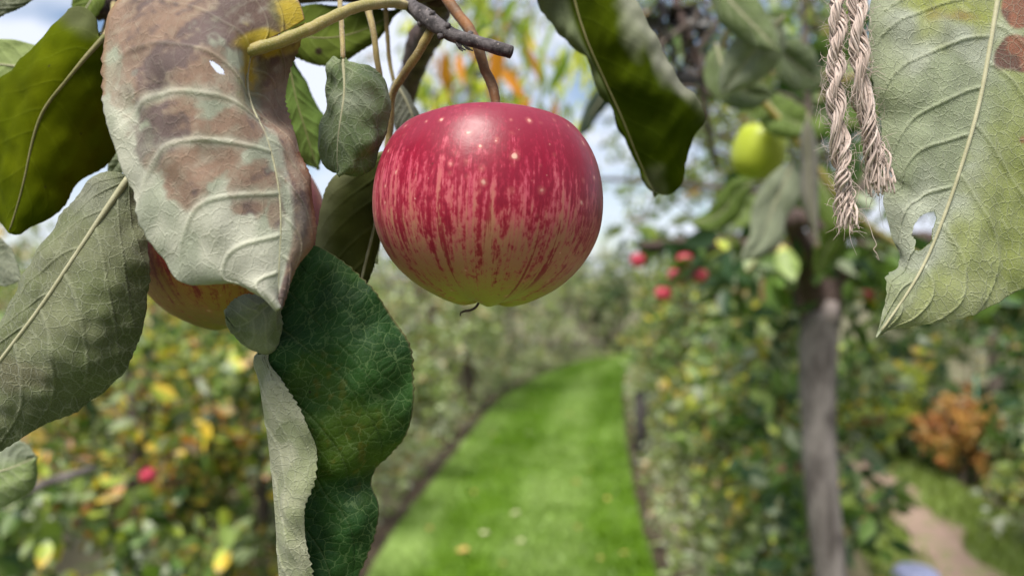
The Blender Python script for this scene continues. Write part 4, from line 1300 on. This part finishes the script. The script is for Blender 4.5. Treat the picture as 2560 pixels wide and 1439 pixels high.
make_leaf(BR, [(275, -50, .312), (235, -5, .31), (200, 50, .31)], [(272, -52, .312), (200, -35, .31), (180, 20, .31), (200, 50, .31)], [(278, -48, .312), (265, 10, .31), (235, 45, .31), (200, 50, .31)],
          'small bright green leaf above the top of the olive leaf', nv=50, nu=18, colD=(.10, .14, .02), colU=(.08, .12, .02), seed=104, net=.3)
make_leaf(BR, [(330, 350, .290), (300, 400, .290), (265, 450, .290)], [(328, 350, .290), (285, 380, .290), (265, 450, .290)], [(335, 352, .290), (325, 420, .290), (265, 450, .290)],
          'pale green leaf scrap between olive leaf and felted leaf', nv=40, nu=14, colD=(.20, .25, .13), seed=105, rib=None)
make_leaf(BR, [(-160, 560, .30), (-60, 620, .30), (60, 700, .30)], [(-160, 555, .30), (-60, 560, .30), (15, 610, .30), (60, 700, .30)], [(-160, 570, .30), (-80, 690, .30), (0, 715, .30), (60, 700, .30)],
          'pale leaf corner left of the felted leaf', nv=50, nu=20, colD=(.22, .24, .17), seed=107, rib=None)
make_leaf(BR, [(-130, 1180, .33), (-40, 1185, .33), (40, 1165, .328), (94, 1140, .328)], [(-130, 1176, .33), (-60, 1100, .328), (20, 1090, .327), (70, 1108, .327), (94, 1140, .328)], [(-130, 1186, .33), (-50, 1280, .332), (30, 1258, .33), (75, 1225, .33), (94, 1190, .33), (94, 1140, .328)],
          'round pale green leaf below the felted leaf', nv=70, nu=30, colD=lambda a: mixc(np.tile([.16, .22, .06], (len(a['u']), 1)), np.array([.33, .37, .26]), sstep(.1, -.5, a['u'])), seed=109, bR=.003)

# ------------------------------------------------------------------ twine
def twine_mat():
    t = NT('jute_twine')
    nd = t.t.nodes.new('ShaderNodeNewGeometry')
    r = nd.outputs['Random Per Island']
    co = t.n('TexCoord', 3)
    nz = t.noise(co, 700, 3, 0.6)
    c = t.ramp(r, [(0, (0.33, 0.25, 0.21)), (0.5, (0.39, 0.305, 0.265)), (1, (0.47, 0.385, 0.34))])
    c = t.mix(nz, t.vmath('SCALE', c, 0.7), t.vmath('SCALE', c, 1.25))
    return t.done(t.pbr(c, 0.75, None, 0.2, Sheen_Weight=0.2))


M_TW = twine_mat()
TW = empty('twine', P(2118, -120, .235), 'two frayed ends of brown jute twine hanging beside the pale leaf', 'twine')


def strand(path, r_str, turns, fray0, seed, flare=1.3, nf=15, plies=3, hand=1):
    rs = np.random.RandomState(seed)
    n = 150
    c = crv(PS(path), n)
    T = np.gradient(c, axis=0)
    T /= np.linalg.norm(T, axis=1)[:, None]
    a = np.cross(T, FWD)
    a /= np.linalg.norm(a, axis=1)[:, None]
    b = np.cross(T, a)
    s = np.linspace(0, 1, n)
    fr = sstep(fray0, 1.0, s)
    ang = np.cumsum(np.where(s < fray0, 1.0, 1 - 0.8 * fr)) / n * turns * 6.283
    parts = []
    for p in range(plies):
        pa = hand * ang + p * 6.283 / plies
        off = r_str * 0.52 * (1 + 0.06 * np.sin(s * 40 + p))
        pc_ = c + a * (np.cos(pa) * off)[:, None] + b * (np.sin(pa) * off)[:, None]
        for k in range(nf):
            rad = r_str * 0.58 * math.sqrt(rs.rand()) * (1 + (flare - 1) * fr)
            th = rs.uniform(0, 6.283) - hand * ang * 1.6 * (1 - 0.5 * fr) + 0.35 * np.sin(s * rs.uniform(5, 40) + rs.uniform(0, 6)) * rs.uniform(.5, 2.2)
            f = pc_ + a * (np.cos(th) * rad)[:, None] + b * (np.sin(th) * rad)[:, None]
            wob = np.cumsum(rs.normal(0, 1, (n, 3)), 0) * 0.00004 * (0.25 + fr)[:, None]
            f = f + wob
            e = n - int(rs.uniform(0, 0.045) * n) if rs.rand() < 0.85 else n - int(rs.uniform(0.05, 0.25) * n)
            parts.append(tube_geo(f[:e], rs.uniform(.00018, .0004), sides=5))
    return join_geo(parts), c, a, b, s


def hairs(c, a, b, r_str, n, seed):
    rs = np.random.RandomState(seed)
    parts = []
    for k in range(n):
        i = rs.randint(0, len(c))
        th = rs.uniform(0, 6.283)
        d = a[i] * math.cos(th) + b[i] * math.sin(th)
        t_ = c[min(i + 3, len(c) - 1)] - c[max(i - 3, 0)]
        t_ /= np.linalg.norm(t_)
        ln = rs.uniform(.0015, .0055)
        p0 = c[i] + d * r_str * 0.75
        p1 = p0 + d * ln * .45 + t_ * rs.normal(0, .5) * ln
        p2 = p1 + d * ln * .3 + t_ * rs.normal(0, .6) * ln + rs.normal(0, .25, 3) * ln
        parts.append(tube_geo(np.array([p0, p1, p2]), np.array([.00009, .00007, .00004]), sides=3, n=6, cap=False))
    return join_geo(parts)


s1, c1, a1, b1, _ = strand([(2118, -205, .264), (2104, -120, .246), (2096, -30, .236), (2094, 60, .233), (2090, 160, .232), (2090, 260, .231), (2098, 350, .231), (2106, 430, .231), (2112, 500, .231), (2120, 578, .231)], .0026, 5.2, .70, 5, 1.0, 24, 2)
st = mesh_np('strand', *s1, M_TW, TW)
mesh_np('loose_fibres', *hairs(c1[40:], a1[40:], b1[40:], .0026, 420, 6), M_TW, st)
s2, c2, a2, b2, _ = strand([(2130, -205, .264), (2138, -120, .243), (2142, -30, .233), (2145, 60, .230), (2149, 150, .229), (2154, 230, .229), (2172, 310, .229), (2187, 390, .229), (2205, 488, .229)], .0026, 4.2, .62, 7, 1.5, 24, 2)
st2 = mesh_np('strand', *s2, M_TW, TW)
mesh_np('loose_fibres', *hairs(c2[40:], a2[40:], b2[40:], .0026, 420, 8), M_TW, st2)
tube('stray_thread', PS([(2136, 524, .231), (2155, 535, .2305), (2172, 560, .230), (2182, 590, .230), (2190, 615, .230), (2184, 622, .230), (2192, 634, .2295), (2197, 650, .230), (2190, 640, .230)]), .00011, M_TW, TW, n=50, sides=4)
kn = [tube_geo(np.array([P(2124, -190, .277) + .0095 * (math.cos(q) * FWD + math.sin(q) * UP) + RT * (.0016 * math.sin(q * .5 + k) + .0022 * k) for q in np.linspace(0, 6.283, 28)]), .0021, sides=8) for k in (-1, 0, 1)]
mesh_np('knot', *join_geo(kn), M_TW, TW)

# ================================================================== THE MIDDLE DISTANCE
# espalier tree with the grey trunk
DT = 2.0
ET = empty('apple_tree', (P(2075, 1439, DT)[0], P(2075, 1439, DT)[1], -0.03), 'apple tree with a straight smooth grey trunk at the edge of the lawn', 'tree')
b0 = P(2080, 1439, DT)
trunk = np.concatenate([[[b0[0] + .02, b0[1], -0.06], [b0[0] + .015, b0[1], 0.25]], PS([(2078, 1439, DT), (2056, 1250, DT), (2050, 1100, DT), (2046, 950, DT), (2046, 840, DT), (2050, 780, DT)])])
tube('trunk', trunk, np.array([.085, .060, .054, .047, .044, .045, .047, .05]), M_TRUNK, ET, n=70, sides=24, rough=0.03, seed=3)
tube('cut_face', PS([(2058, 820, DT - .005), (2066, 790, DT - .02), (2076, 752, DT - .02)]), np.array([.02, .034, .022]), M_CUTL, ET, sides=16)
for k, (pts, rr) in enumerate([
        ([(2040, 800, DT), (2010, 700, DT), (1960, 640, DT), (1800, 610, DT + .05), (1600, 615, DT + .1)], [.04, .033, .027, .02, .01]),
        ([(2060, 790, DT), (2090, 680, DT), (2200, 620, DT), (2400, 600, DT), (2650, 590, DT)], [.04, .033, .027, .022, .015]),
        ([(2030, 760, DT), (2020, 640, DT - .1), (1985, 545, DT - .2), (2080, 575, DT - .2), (2200, 590, DT - .2)], [.03, .025, .022, .02, .015]),
        ([(2040, 700, DT), (2030, 450, DT), (2020, 250, DT), (2010, 60, DT), (2000, -150, DT)], [.022, .014, .011, .008, .006]),
        ([(2020, 480, DT), (1900, 480, DT), (1780, 468, DT), (1650, 455, DT + .1), (1500, 447, DT + .2)], [.009, .008, .007, .0065, .006]),
        ([(2030, 300, DT), (1960, 240, DT), (1880, 250, DT), (1760, 220, DT), (1700, 60, DT), (1690, -60, DT)], [.009, .008, .009, .009, .008, .008]),
        ([(2060, 640, DT), (2180, 420, DT), (2300, 200, DT), (2380, -80, DT)], [.016, .012, .01, .008])]):
    tube('limb', PS(pts), np.array(rr), M_LIMB if k < 3 else M_BARK, ET, n=50, sides=12, rough=0.08, seed=20 + k)
rs = np.random.RandomState(77)
CL = []
for (x0, y0, x1, y1, n_) in [(1780, 600, 2250, 760, 190), (2080, 640, 2600, 780, 230), (2100, 780, 2230, 1000, 34), (1840, 760, 2010, 1150, 90), (1960, 180, 2180, 480, 90), (2080, 1050, 2230, 1380, 60), (1900, 1150, 2040, 1439, 60), (1640, 60, 1780, 260, 40), (2180, 0, 2600, 500, 120), (1560, 560, 1800, 640, 40), (1800, 380, 2020, 620, 60), (1900, 0, 2160, 200, 40)]:
    for _ in range(n_):
        CL.append(P(rs.uniform(x0, x1), rs.uniform(y0, y1), DT + .12 + abs(rs.normal(0.0, .25))))
for _ in range(150):
    CL.append(P(rs.uniform(1720, 2560), rs.normal(640, 45), DT - abs(rs.normal(0.02, .12))))
V, F = leaf_cloud(np.array(CL), .085, rs, .7, .95)
F_ESP = foliage('foliage_espalier', stops((GRN, 3), (DGN, 2.6), (GRY, 2), (MGN, 2), (LIM, .5), (YEL, .3), (PGR, 1.2), (BRN, .4)))
mesh_np('crown', V, F, F_ESP, ET)

# branch reaching towards us with the green apple
MB = empty('apple_branch', P(2095, 490, .95), 'slender yellowish shoot with soft green leaves beside the green apple', 'branch')
tube('shoot', PS([(2420, 602, 2.0), (2400, 640, 1.5), (2300, 640, 1.12), (2095, 490, .95), (2000, 365, .92), (1930, 280, .90), (1850, 200, .88), (1800, 140, .86)]), np.array([.012, .010, .008, .0055, .0042, .004, .004, .0036]), petiole_mat('shoot_yellow', (0.26, 0.20, 0.03), (0.34, 0.25, 0.05), 40), MB, n=50, sides=10)
tube('shoot', PS([(1800, 140, .86), (1840, 60, .80), (1960, 120, .78), (2100, 200, .8), (2300, -60, .8)]), np.array([.0036, .003, .003, .003, .003]), M_PETB, MB, n=40, sides=8)


def soft_leaf(label, M_, wpx, d, colD, colU, seed, face='under', bow=0.004, par=None, rib_m=None):
    m = np.array(M_, float)
    c = crv(np.concatenate([m, np.zeros((len(m), 1))], 1), 9)[:, :2]
    T = np.gradient(c, axis=0)
    T /= np.linalg.norm(T, axis=1)[:, None]
    Np = np.stack([-T[:, 1], T[:, 0]], -1)
    prof = np.array([0.02, .55, .88, 1, 1, .9, .72, .42, 0.0]) * wpx / 2
    dz = d + 0.02 * np.linspace(-1, 1, 9) * math.sin(seed)
    mk = lambda sg, dd: [(*(c[i] + sg * Np[i] * prof[i]), dz[i] + dd * prof[i] / (wpx / 2)) for i in range(9)]
    return make_leaf(par or MB, [(*c[i], dz[i]) for i in range(9)], mk(-1, .012 * math.cos(seed)), mk(1, -.012 * math.sin(seed * 1.7)), label, nv=44, nu=14, face=face, bL=bow, bR=bow, smooth=10,
                     teeth=(24, 1.2), veins=(7, .2, .12), vw=.8, relief=.8, colD=colD, colU=colU, seed=seed, wav=(.0015, 16), thick=.0006, rib=(.0014, .0004), rib_mat=rib_m)


GP, GD, GM = (.20, .23, .14), (.075, .115, .02), (.13, .17, .07)
for k, (lab, mm, wpx, d, cd, cu, fc) in enumerate([
        ('narrow pale leaf hanging below the green apple', [(1985, 390), (1965, 450), (1930, 520), (1905, 600), (1850, 650)], 95, .90, GP, GD, 'under'),
        ('green leaf under the green apple reaching left', [(1890, 450), (1840, 480), (1810, 530), (1770, 555), (1715, 550)], 70, .93, GM, GD, 'upper'),
        ('broad dark green leaf at the top against blue sky', [(1780, -60), (1830, 10), (1880, 60), (1950, 130)], 110, .62, GD, GD, 'under'),
        ('grey felted leaf slanting between two patches of sky', [(1960, 40), (1910, 100), (1860, 160), (1800, 240)], 120, .64, GP, GM, 'under'),
        ('green leaf below the slanting grey felted leaf', [(1790, 110), (1810, 180), (1860, 230), (1940, 235)], 110, .68, GD, GD, 'under'),
        ('green leaf left of the twine under bright sky', [(1930, 110), (1975, 150), (2020, 190), (2070, 210)], 110, .70, GD, GD, 'under'),
        ('dull green leaf above the green apple', [(1910, 235), (1950, 290), (2000, 310), (2040, 330)], 100, .90, GM, GD, 'upper'),
        ('grey leaf behind the yellow shoot', [(2020, 280), (2020, 380), (2025, 480), (2045, 620)], 46, .85, (.26, .235, .20), BRN, 'under'),
        ('dark green leaf right of the yellow shoot', [(2040, 430), (2075, 500), (2120, 560), (2180, 590)], 90, 1.0, GD, GD, 'upper'),
        ('green leaf crossing the dark limb below the twine', [(2120, 560), (2080, 600), (2060, 640), (2040, 690)], 70, 1.1, GM, GD, 'upper')]):
    soft_leaf(lab, mm, wpx, d, cd, cu, 200 + k * 3, fc)

gm = NT('skin_green_apple')
gco = gm.n('TexCoord', 3)
gsep = gm.t.nodes.new('ShaderNodeSeparateXYZ')
gm.put(gsep.inputs[0], gco)
gcol = gm.mix(gm.noise(gco, 60, 3, .6), (0.24, 0.29, 0.012), (0.31, 0.355, 0.03))
M_GAP = gm.done(gm.pbr(gcol, .42, None, .4))
apple('apple', 'yellow-green unripe apple on the slender yellowish shoot', 1896, 382, .97, .255, M_GAP, (0.25, 0.25), 4,
      stem=[(1915, 322, .96), (1935, 300, .93), (1932, 282, .902)], nt=50, na=48, stem_r=(.0015, .0018),
      prof=[(262, 0), (258, 26), (265, 62), (268, 100), (255, 150), (232, 192), (200, 220), (155, 238), (95, 250), (30, 256), (-35, 254), (-90, 246), (-140, 230), (-180, 206), (-214, 174), (-240, 130), (-254, 92), (-258, 62), (-253, 34), (-242, 16), (-236, 0)])

# dark withered leaves and twigs above, right of the broad leaf
DB = empty('dead_spur', P(1690, -40, 1.0), 'cluster of blackened withered leaves and dead twigs beside the broad dark leaf', 'dead spur')
tube('twig', PS([(1692, -50, 2.0), (1690, -90, 1.5), (1684, -60, 1.05), (1700, 40, 1.0), (1740, 130, 1.0), (1760, 260, 1.02), (1790, 420, 1.05)]), np.array([.009, .009, .009, .008, .008, .006, .003]), M_LIMB, DB, n=30, sides=8)
tube('twig', PS([(1740, 130, 1.0), (1790, 60, 1.0), (1820, -20, 1.0), (1830, -90, 1.0)]), np.array([.006, .005, .004, .003]), M_BARK, DB, n=20, sides=8)
rs = np.random.RandomState(9)
for k in range(26):
    x, y = (rs.normal(1665, 26), rs.normal(5, 30)) if k < 14 else (rs.normal(1705, 40), rs.normal(150, 70))
    Vd, Fd = leaf_cloud(np.array([P(x, y, 1.0 + rs.normal(0, .03))]), .05 if k < 14 else .03, rs, 1.0, 1.1)
    mesh_np('withered_leaf', Vd, Fd, F_DED, DB)
for k in range(22):
    x0, y0 = rs.uniform(1640, 1800), rs.uniform(-40, 260)
    an = rs.uniform(0, 6.28)
    tube('twig', PS([(x0, y0, 1.0), (x0 + 40 * math.cos(an), y0 + 45 * math.sin(an), 1.0 + rs.normal(0, .02)), (x0 + 90 * math.cos(an + .4), y0 + 95 * math.sin(an + .4), 1.0 + rs.normal(0, .04))]), np.array([.003, .0022, .001]), M_BARK, DB, n=8, sides=5)
soft_leaf(None, [(1540, 200), (1500, 250), (1470, 300), (1445, 340)], 50, .8, (.05, .065, .055), (.03, .045, .035), 301, 'upper', par=DB)
tube('twig', PS([(1720, 60, 1.0), (1640, 120, .95), (1540, 200, .8)]), np.array([.004, .0035, .002]), M_BARK, DB, n=20, sides=6)

# overhanging branch with drooping orange and lime leaves, behind the apple's stalk
OB = empty('peach_branch', P(1180, -60, 1.9), 'overhanging branch with narrow drooping orange and lime leaves behind the apple stalk', 'branch')
tube('limb', np.concatenate([[(-1.45, 4.2, 1.2), (-1.15, 3.5, 2.1)], PS([(850, -220, 2.4), (1050, -110, 1.95), (1180, -70, 1.9), (1320, -60, 1.9), (1480, -120, 1.9)])]), np.array([.024, .02, .016, .013, .011, .009, .006]), M_BARK, OB, n=40, sides=8)
rs = np.random.RandomState(5)
NL = NT('leaf_orange'); M_OL = NL.done(NL.mixsh(.45, NL.pbr((0.60, 0.23, 0.02), .5, None, .3), NL.transl((0.75, 0.32, 0.02))))
NL = NT('leaf_lime'); M_LL = NL.done(NL.mixsh(.5, NL.pbr((0.22, 0.33, 0.04), .5, None, .3), NL.transl((0.30, 0.45, 0.03))))
for k, (x, y) in enumerate([(1120, 20), (1170, 110), (1145, 130), (1110, 120), (1310, 110), (1265, 130), (1250, 165), (1215, 60), (1330, 240), (1350, 280), (1395, 250), (1140, 60), (1290, 60), (1180, 0), (1210, -20), (1100, -10), (1050, 60), (1070, 190), (1090, 250), (1130, 270), (1180, 270), (1210, 230), (1250, 20), (1380, 60), (1420, 120), (1360, 160), (1085, 130), (1290, -10), (1240, 90), (1330, 40)]):
    n_ = leaf_cloud(np.array([P(x, y, 1.9 + rs.normal(0, .12))]), .105, rs, 3.0, .52)
    org = k in (1, 2, 3, 4, 5, 6, 8, 9, 10, 16, 18, 22, 26, 28)
    lf = mesh_np('leaf', *n_, M_OL if org else M_LL, OB)
    tp = P(x, y, 1.9)
    lt = n_[0][0]
    tube('petiole', np.array([lt + [rs.normal(0, .02), 0, .12], lt + [0, 0, .03], lt]), .0012, M_PETB, lf, sides=5)
V, F = leaf_cloud(np.array([P(rs.uniform(1000, 1500), rs.uniform(-120, 330), 2.3 + rs.normal(0, .25)) for _ in range(330)]), .06, rs, 2.0, .6)
mesh_np('crown', V, F, F_YGR, OB)

# red apples in the trees behind
RA = apple_material('skin_far_red', -.03, .03, (0.34, 0.02, 0.045), (0.32, 0.18, 0.08), .4)
SRC = None
for k, (x, y, d, lab) in enumerate([(1595, 652, 2.02, 'dark red apple in the hedge low right of the big apple'), (1690, 692, 1.9, 'bright red apple beside two others in the hedge behind'), (1712, 652, 1.9, 'red apple just under the patch of sky'),
                                    (1748, 690, 1.92, 'pinkish red apple right of the bright red apple'), (1658, 735, 1.92, 'dull red apple under the bright red apple'), (1985, 602, 2.0, 'small red apple against the dark limb'),
                                    (2215, 665, 2.1, 'red apple behind the torn edge of the pale leaf'), (2168, 738, 2.1, 'red apple right of the grey trunk top'), (2185, 652, 2.2, 'pink apple left of the torn pale leaf'), (370, 1190, 2.0, 'small crimson apple in the yellowing bush')]):
    r_ = .022 if x < 1800 else .0165
    c_ = P(x, y, d)
    a_ = apple('apple', lab, x, y, d, r_ / (285 * d / FPX), RA, (rs.normal(0, .2), rs.normal(0, .2)), 30 + k, nt=26, na=28, calyx=False, stem_r=(.0012, .0014))

# ------------------------------------------------------------------ small things in the garden
def fallen(x, y, mat_i, seed):
    g = G(x, y, .02)
    rs = np.random.RandomState(seed)
    V, F = leaf_cloud(np.array([[0, 0, 0.0]]), .075 if seed < 73 else .045, rs, 0, 1.3)
    V[:, 2] *= .25
    o = mesh_np('fallen_leaf', V, F, mat_i)
    o.location = (g[0], g[1], .045)
    return tag(o, ('whitish' if mat_i is FL1 else 'ochre yellow') + ' fallen leaf lying on the mown lawn', 'leaf', 'fallen leaves on the lawn')


FL1 = simple('fallen_leaf_pale', (.62, .58, .36), .7, .2, 20)
FL2 = simple('fallen_leaf_ochre', (.42, .30, .08), .7, .2, 20)
for k, (x, y) in enumerate([(1396, 1212), (1430, 1212), (1180, 1238), (1306, 1356), (1200, 1340), (1325, 1085), (1520, 1250), (1280, 1292), (1085, 1262), (1450, 1330), (1150, 1390), (1550, 1390), (1390, 1160), (1240, 1180), (1480, 1120), (1350, 1420), (1260, 1420), (1420, 1040), (1330, 1010), (1500, 1400), (1080, 1330), (1230, 1090), (1470, 1180)]):
    fallen(x, y, FL1 if k in (0, 3, 4, 5, 7) else FL2, 60 + k)

# upturned bucket by the earth path
BK = P(2290, 1420, 3.0)
bh = BK[2] - 0.03
bm_ = simple('bucket_lilac_plastic', (.36, .38, .58), .45, .08, 10)
prof = np.array([(.120, .0), (.120, .012), (.113, .016), (.088, bh - .03), (.083, bh - .012), (.068, bh), (.04, bh + .004), (.0005, bh + .005)])
th = np.linspace(0, 6.2832, 36, endpoint=False)
Vb = np.stack([BK[0] + prof[:, :1] * np.cos(th), BK[1] + prof[:, :1] * np.sin(th), 0.03 + prof[:, 1:] + 0 * th[None]], -1).reshape(-1, 3)
i = np.arange(len(prof) - 1)[:, None] * 36
j = np.arange(36)[None]
BU = empty('bucket', (BK[0], BK[1], .03), 'upturned pale lilac-blue plastic bucket at the near end of the earth path', 'bucket')
mesh_np('shell', Vb, np.stack([i + j, i + (j + 1) % 36, i + 36 + (j + 1) % 36, i + 36 + j], -1).reshape(-1, 4), bm_, BU)
tube('handle', np.array([[BK[0] + .13 * math.cos(q), BK[1] - .125 - .01 * math.sin(q), .05 + .10 * math.sin(q)] for q in np.linspace(0, math.pi, 16)]), .003, M_TWIG, BU, sides=6)

# turquoise plant stake and dark post
s0, s1_ = G(2440, 1165), P(2440, 935, 6.0)
pk = empty('plant_stake', (s1_[0], s1_[1], -.03), 'thin turquoise stake standing in the russet shrub', 'stake')
tube('pole', np.array([[s1_[0], s1_[1], -.1], [s1_[0], s1_[1], s1_[2]]]), .009, simple('stake_turquoise', (.07, .20, .12), .5, .1, 10), pk, sides=10)
tube('pole_cap', np.array([[s1_[0], s1_[1], s1_[2]], [s1_[0], s1_[1], s1_[2] + .02]]), np.array([.011, .008]), M_CUT, pk, sides=10)
pp = P(1602, 985, 6.3)
po = empty('dark_post', (pp[0], pp[1], -.03), 'short dark post at the right edge of the lawn', 'post')
tube('shaft', np.array([[pp[0], pp[1], -.1], [pp[0], pp[1], pp[2]]]), .055, M_CUT, po, sides=12)
tube('post_cap', np.array([[pp[0], pp[1], pp[2]], [pp[0], pp[1], pp[2] + .03]]), np.array([.062, .03]), M_CUT, po, sides=12)
# leaning grey branch low on the left
LB = tag(tube('bare_sapling', np.concatenate([[(-1.25, 1.0, -.06), (-1.12, 1.02, .7)], PS([(-120, 1330, 1.05), (40, 1240, 1.05), (120, 1205, 1.06), (205, 1180, 1.08), (236, 1168, 1.12)])]), np.array([.018, .015, .012, .0115, .011, .0095, .005]), M_TRUNK, n=40, sides=10, rough=.06), 'bare grey sapling slanting up at the left below the round pale leaf', 'sapling')
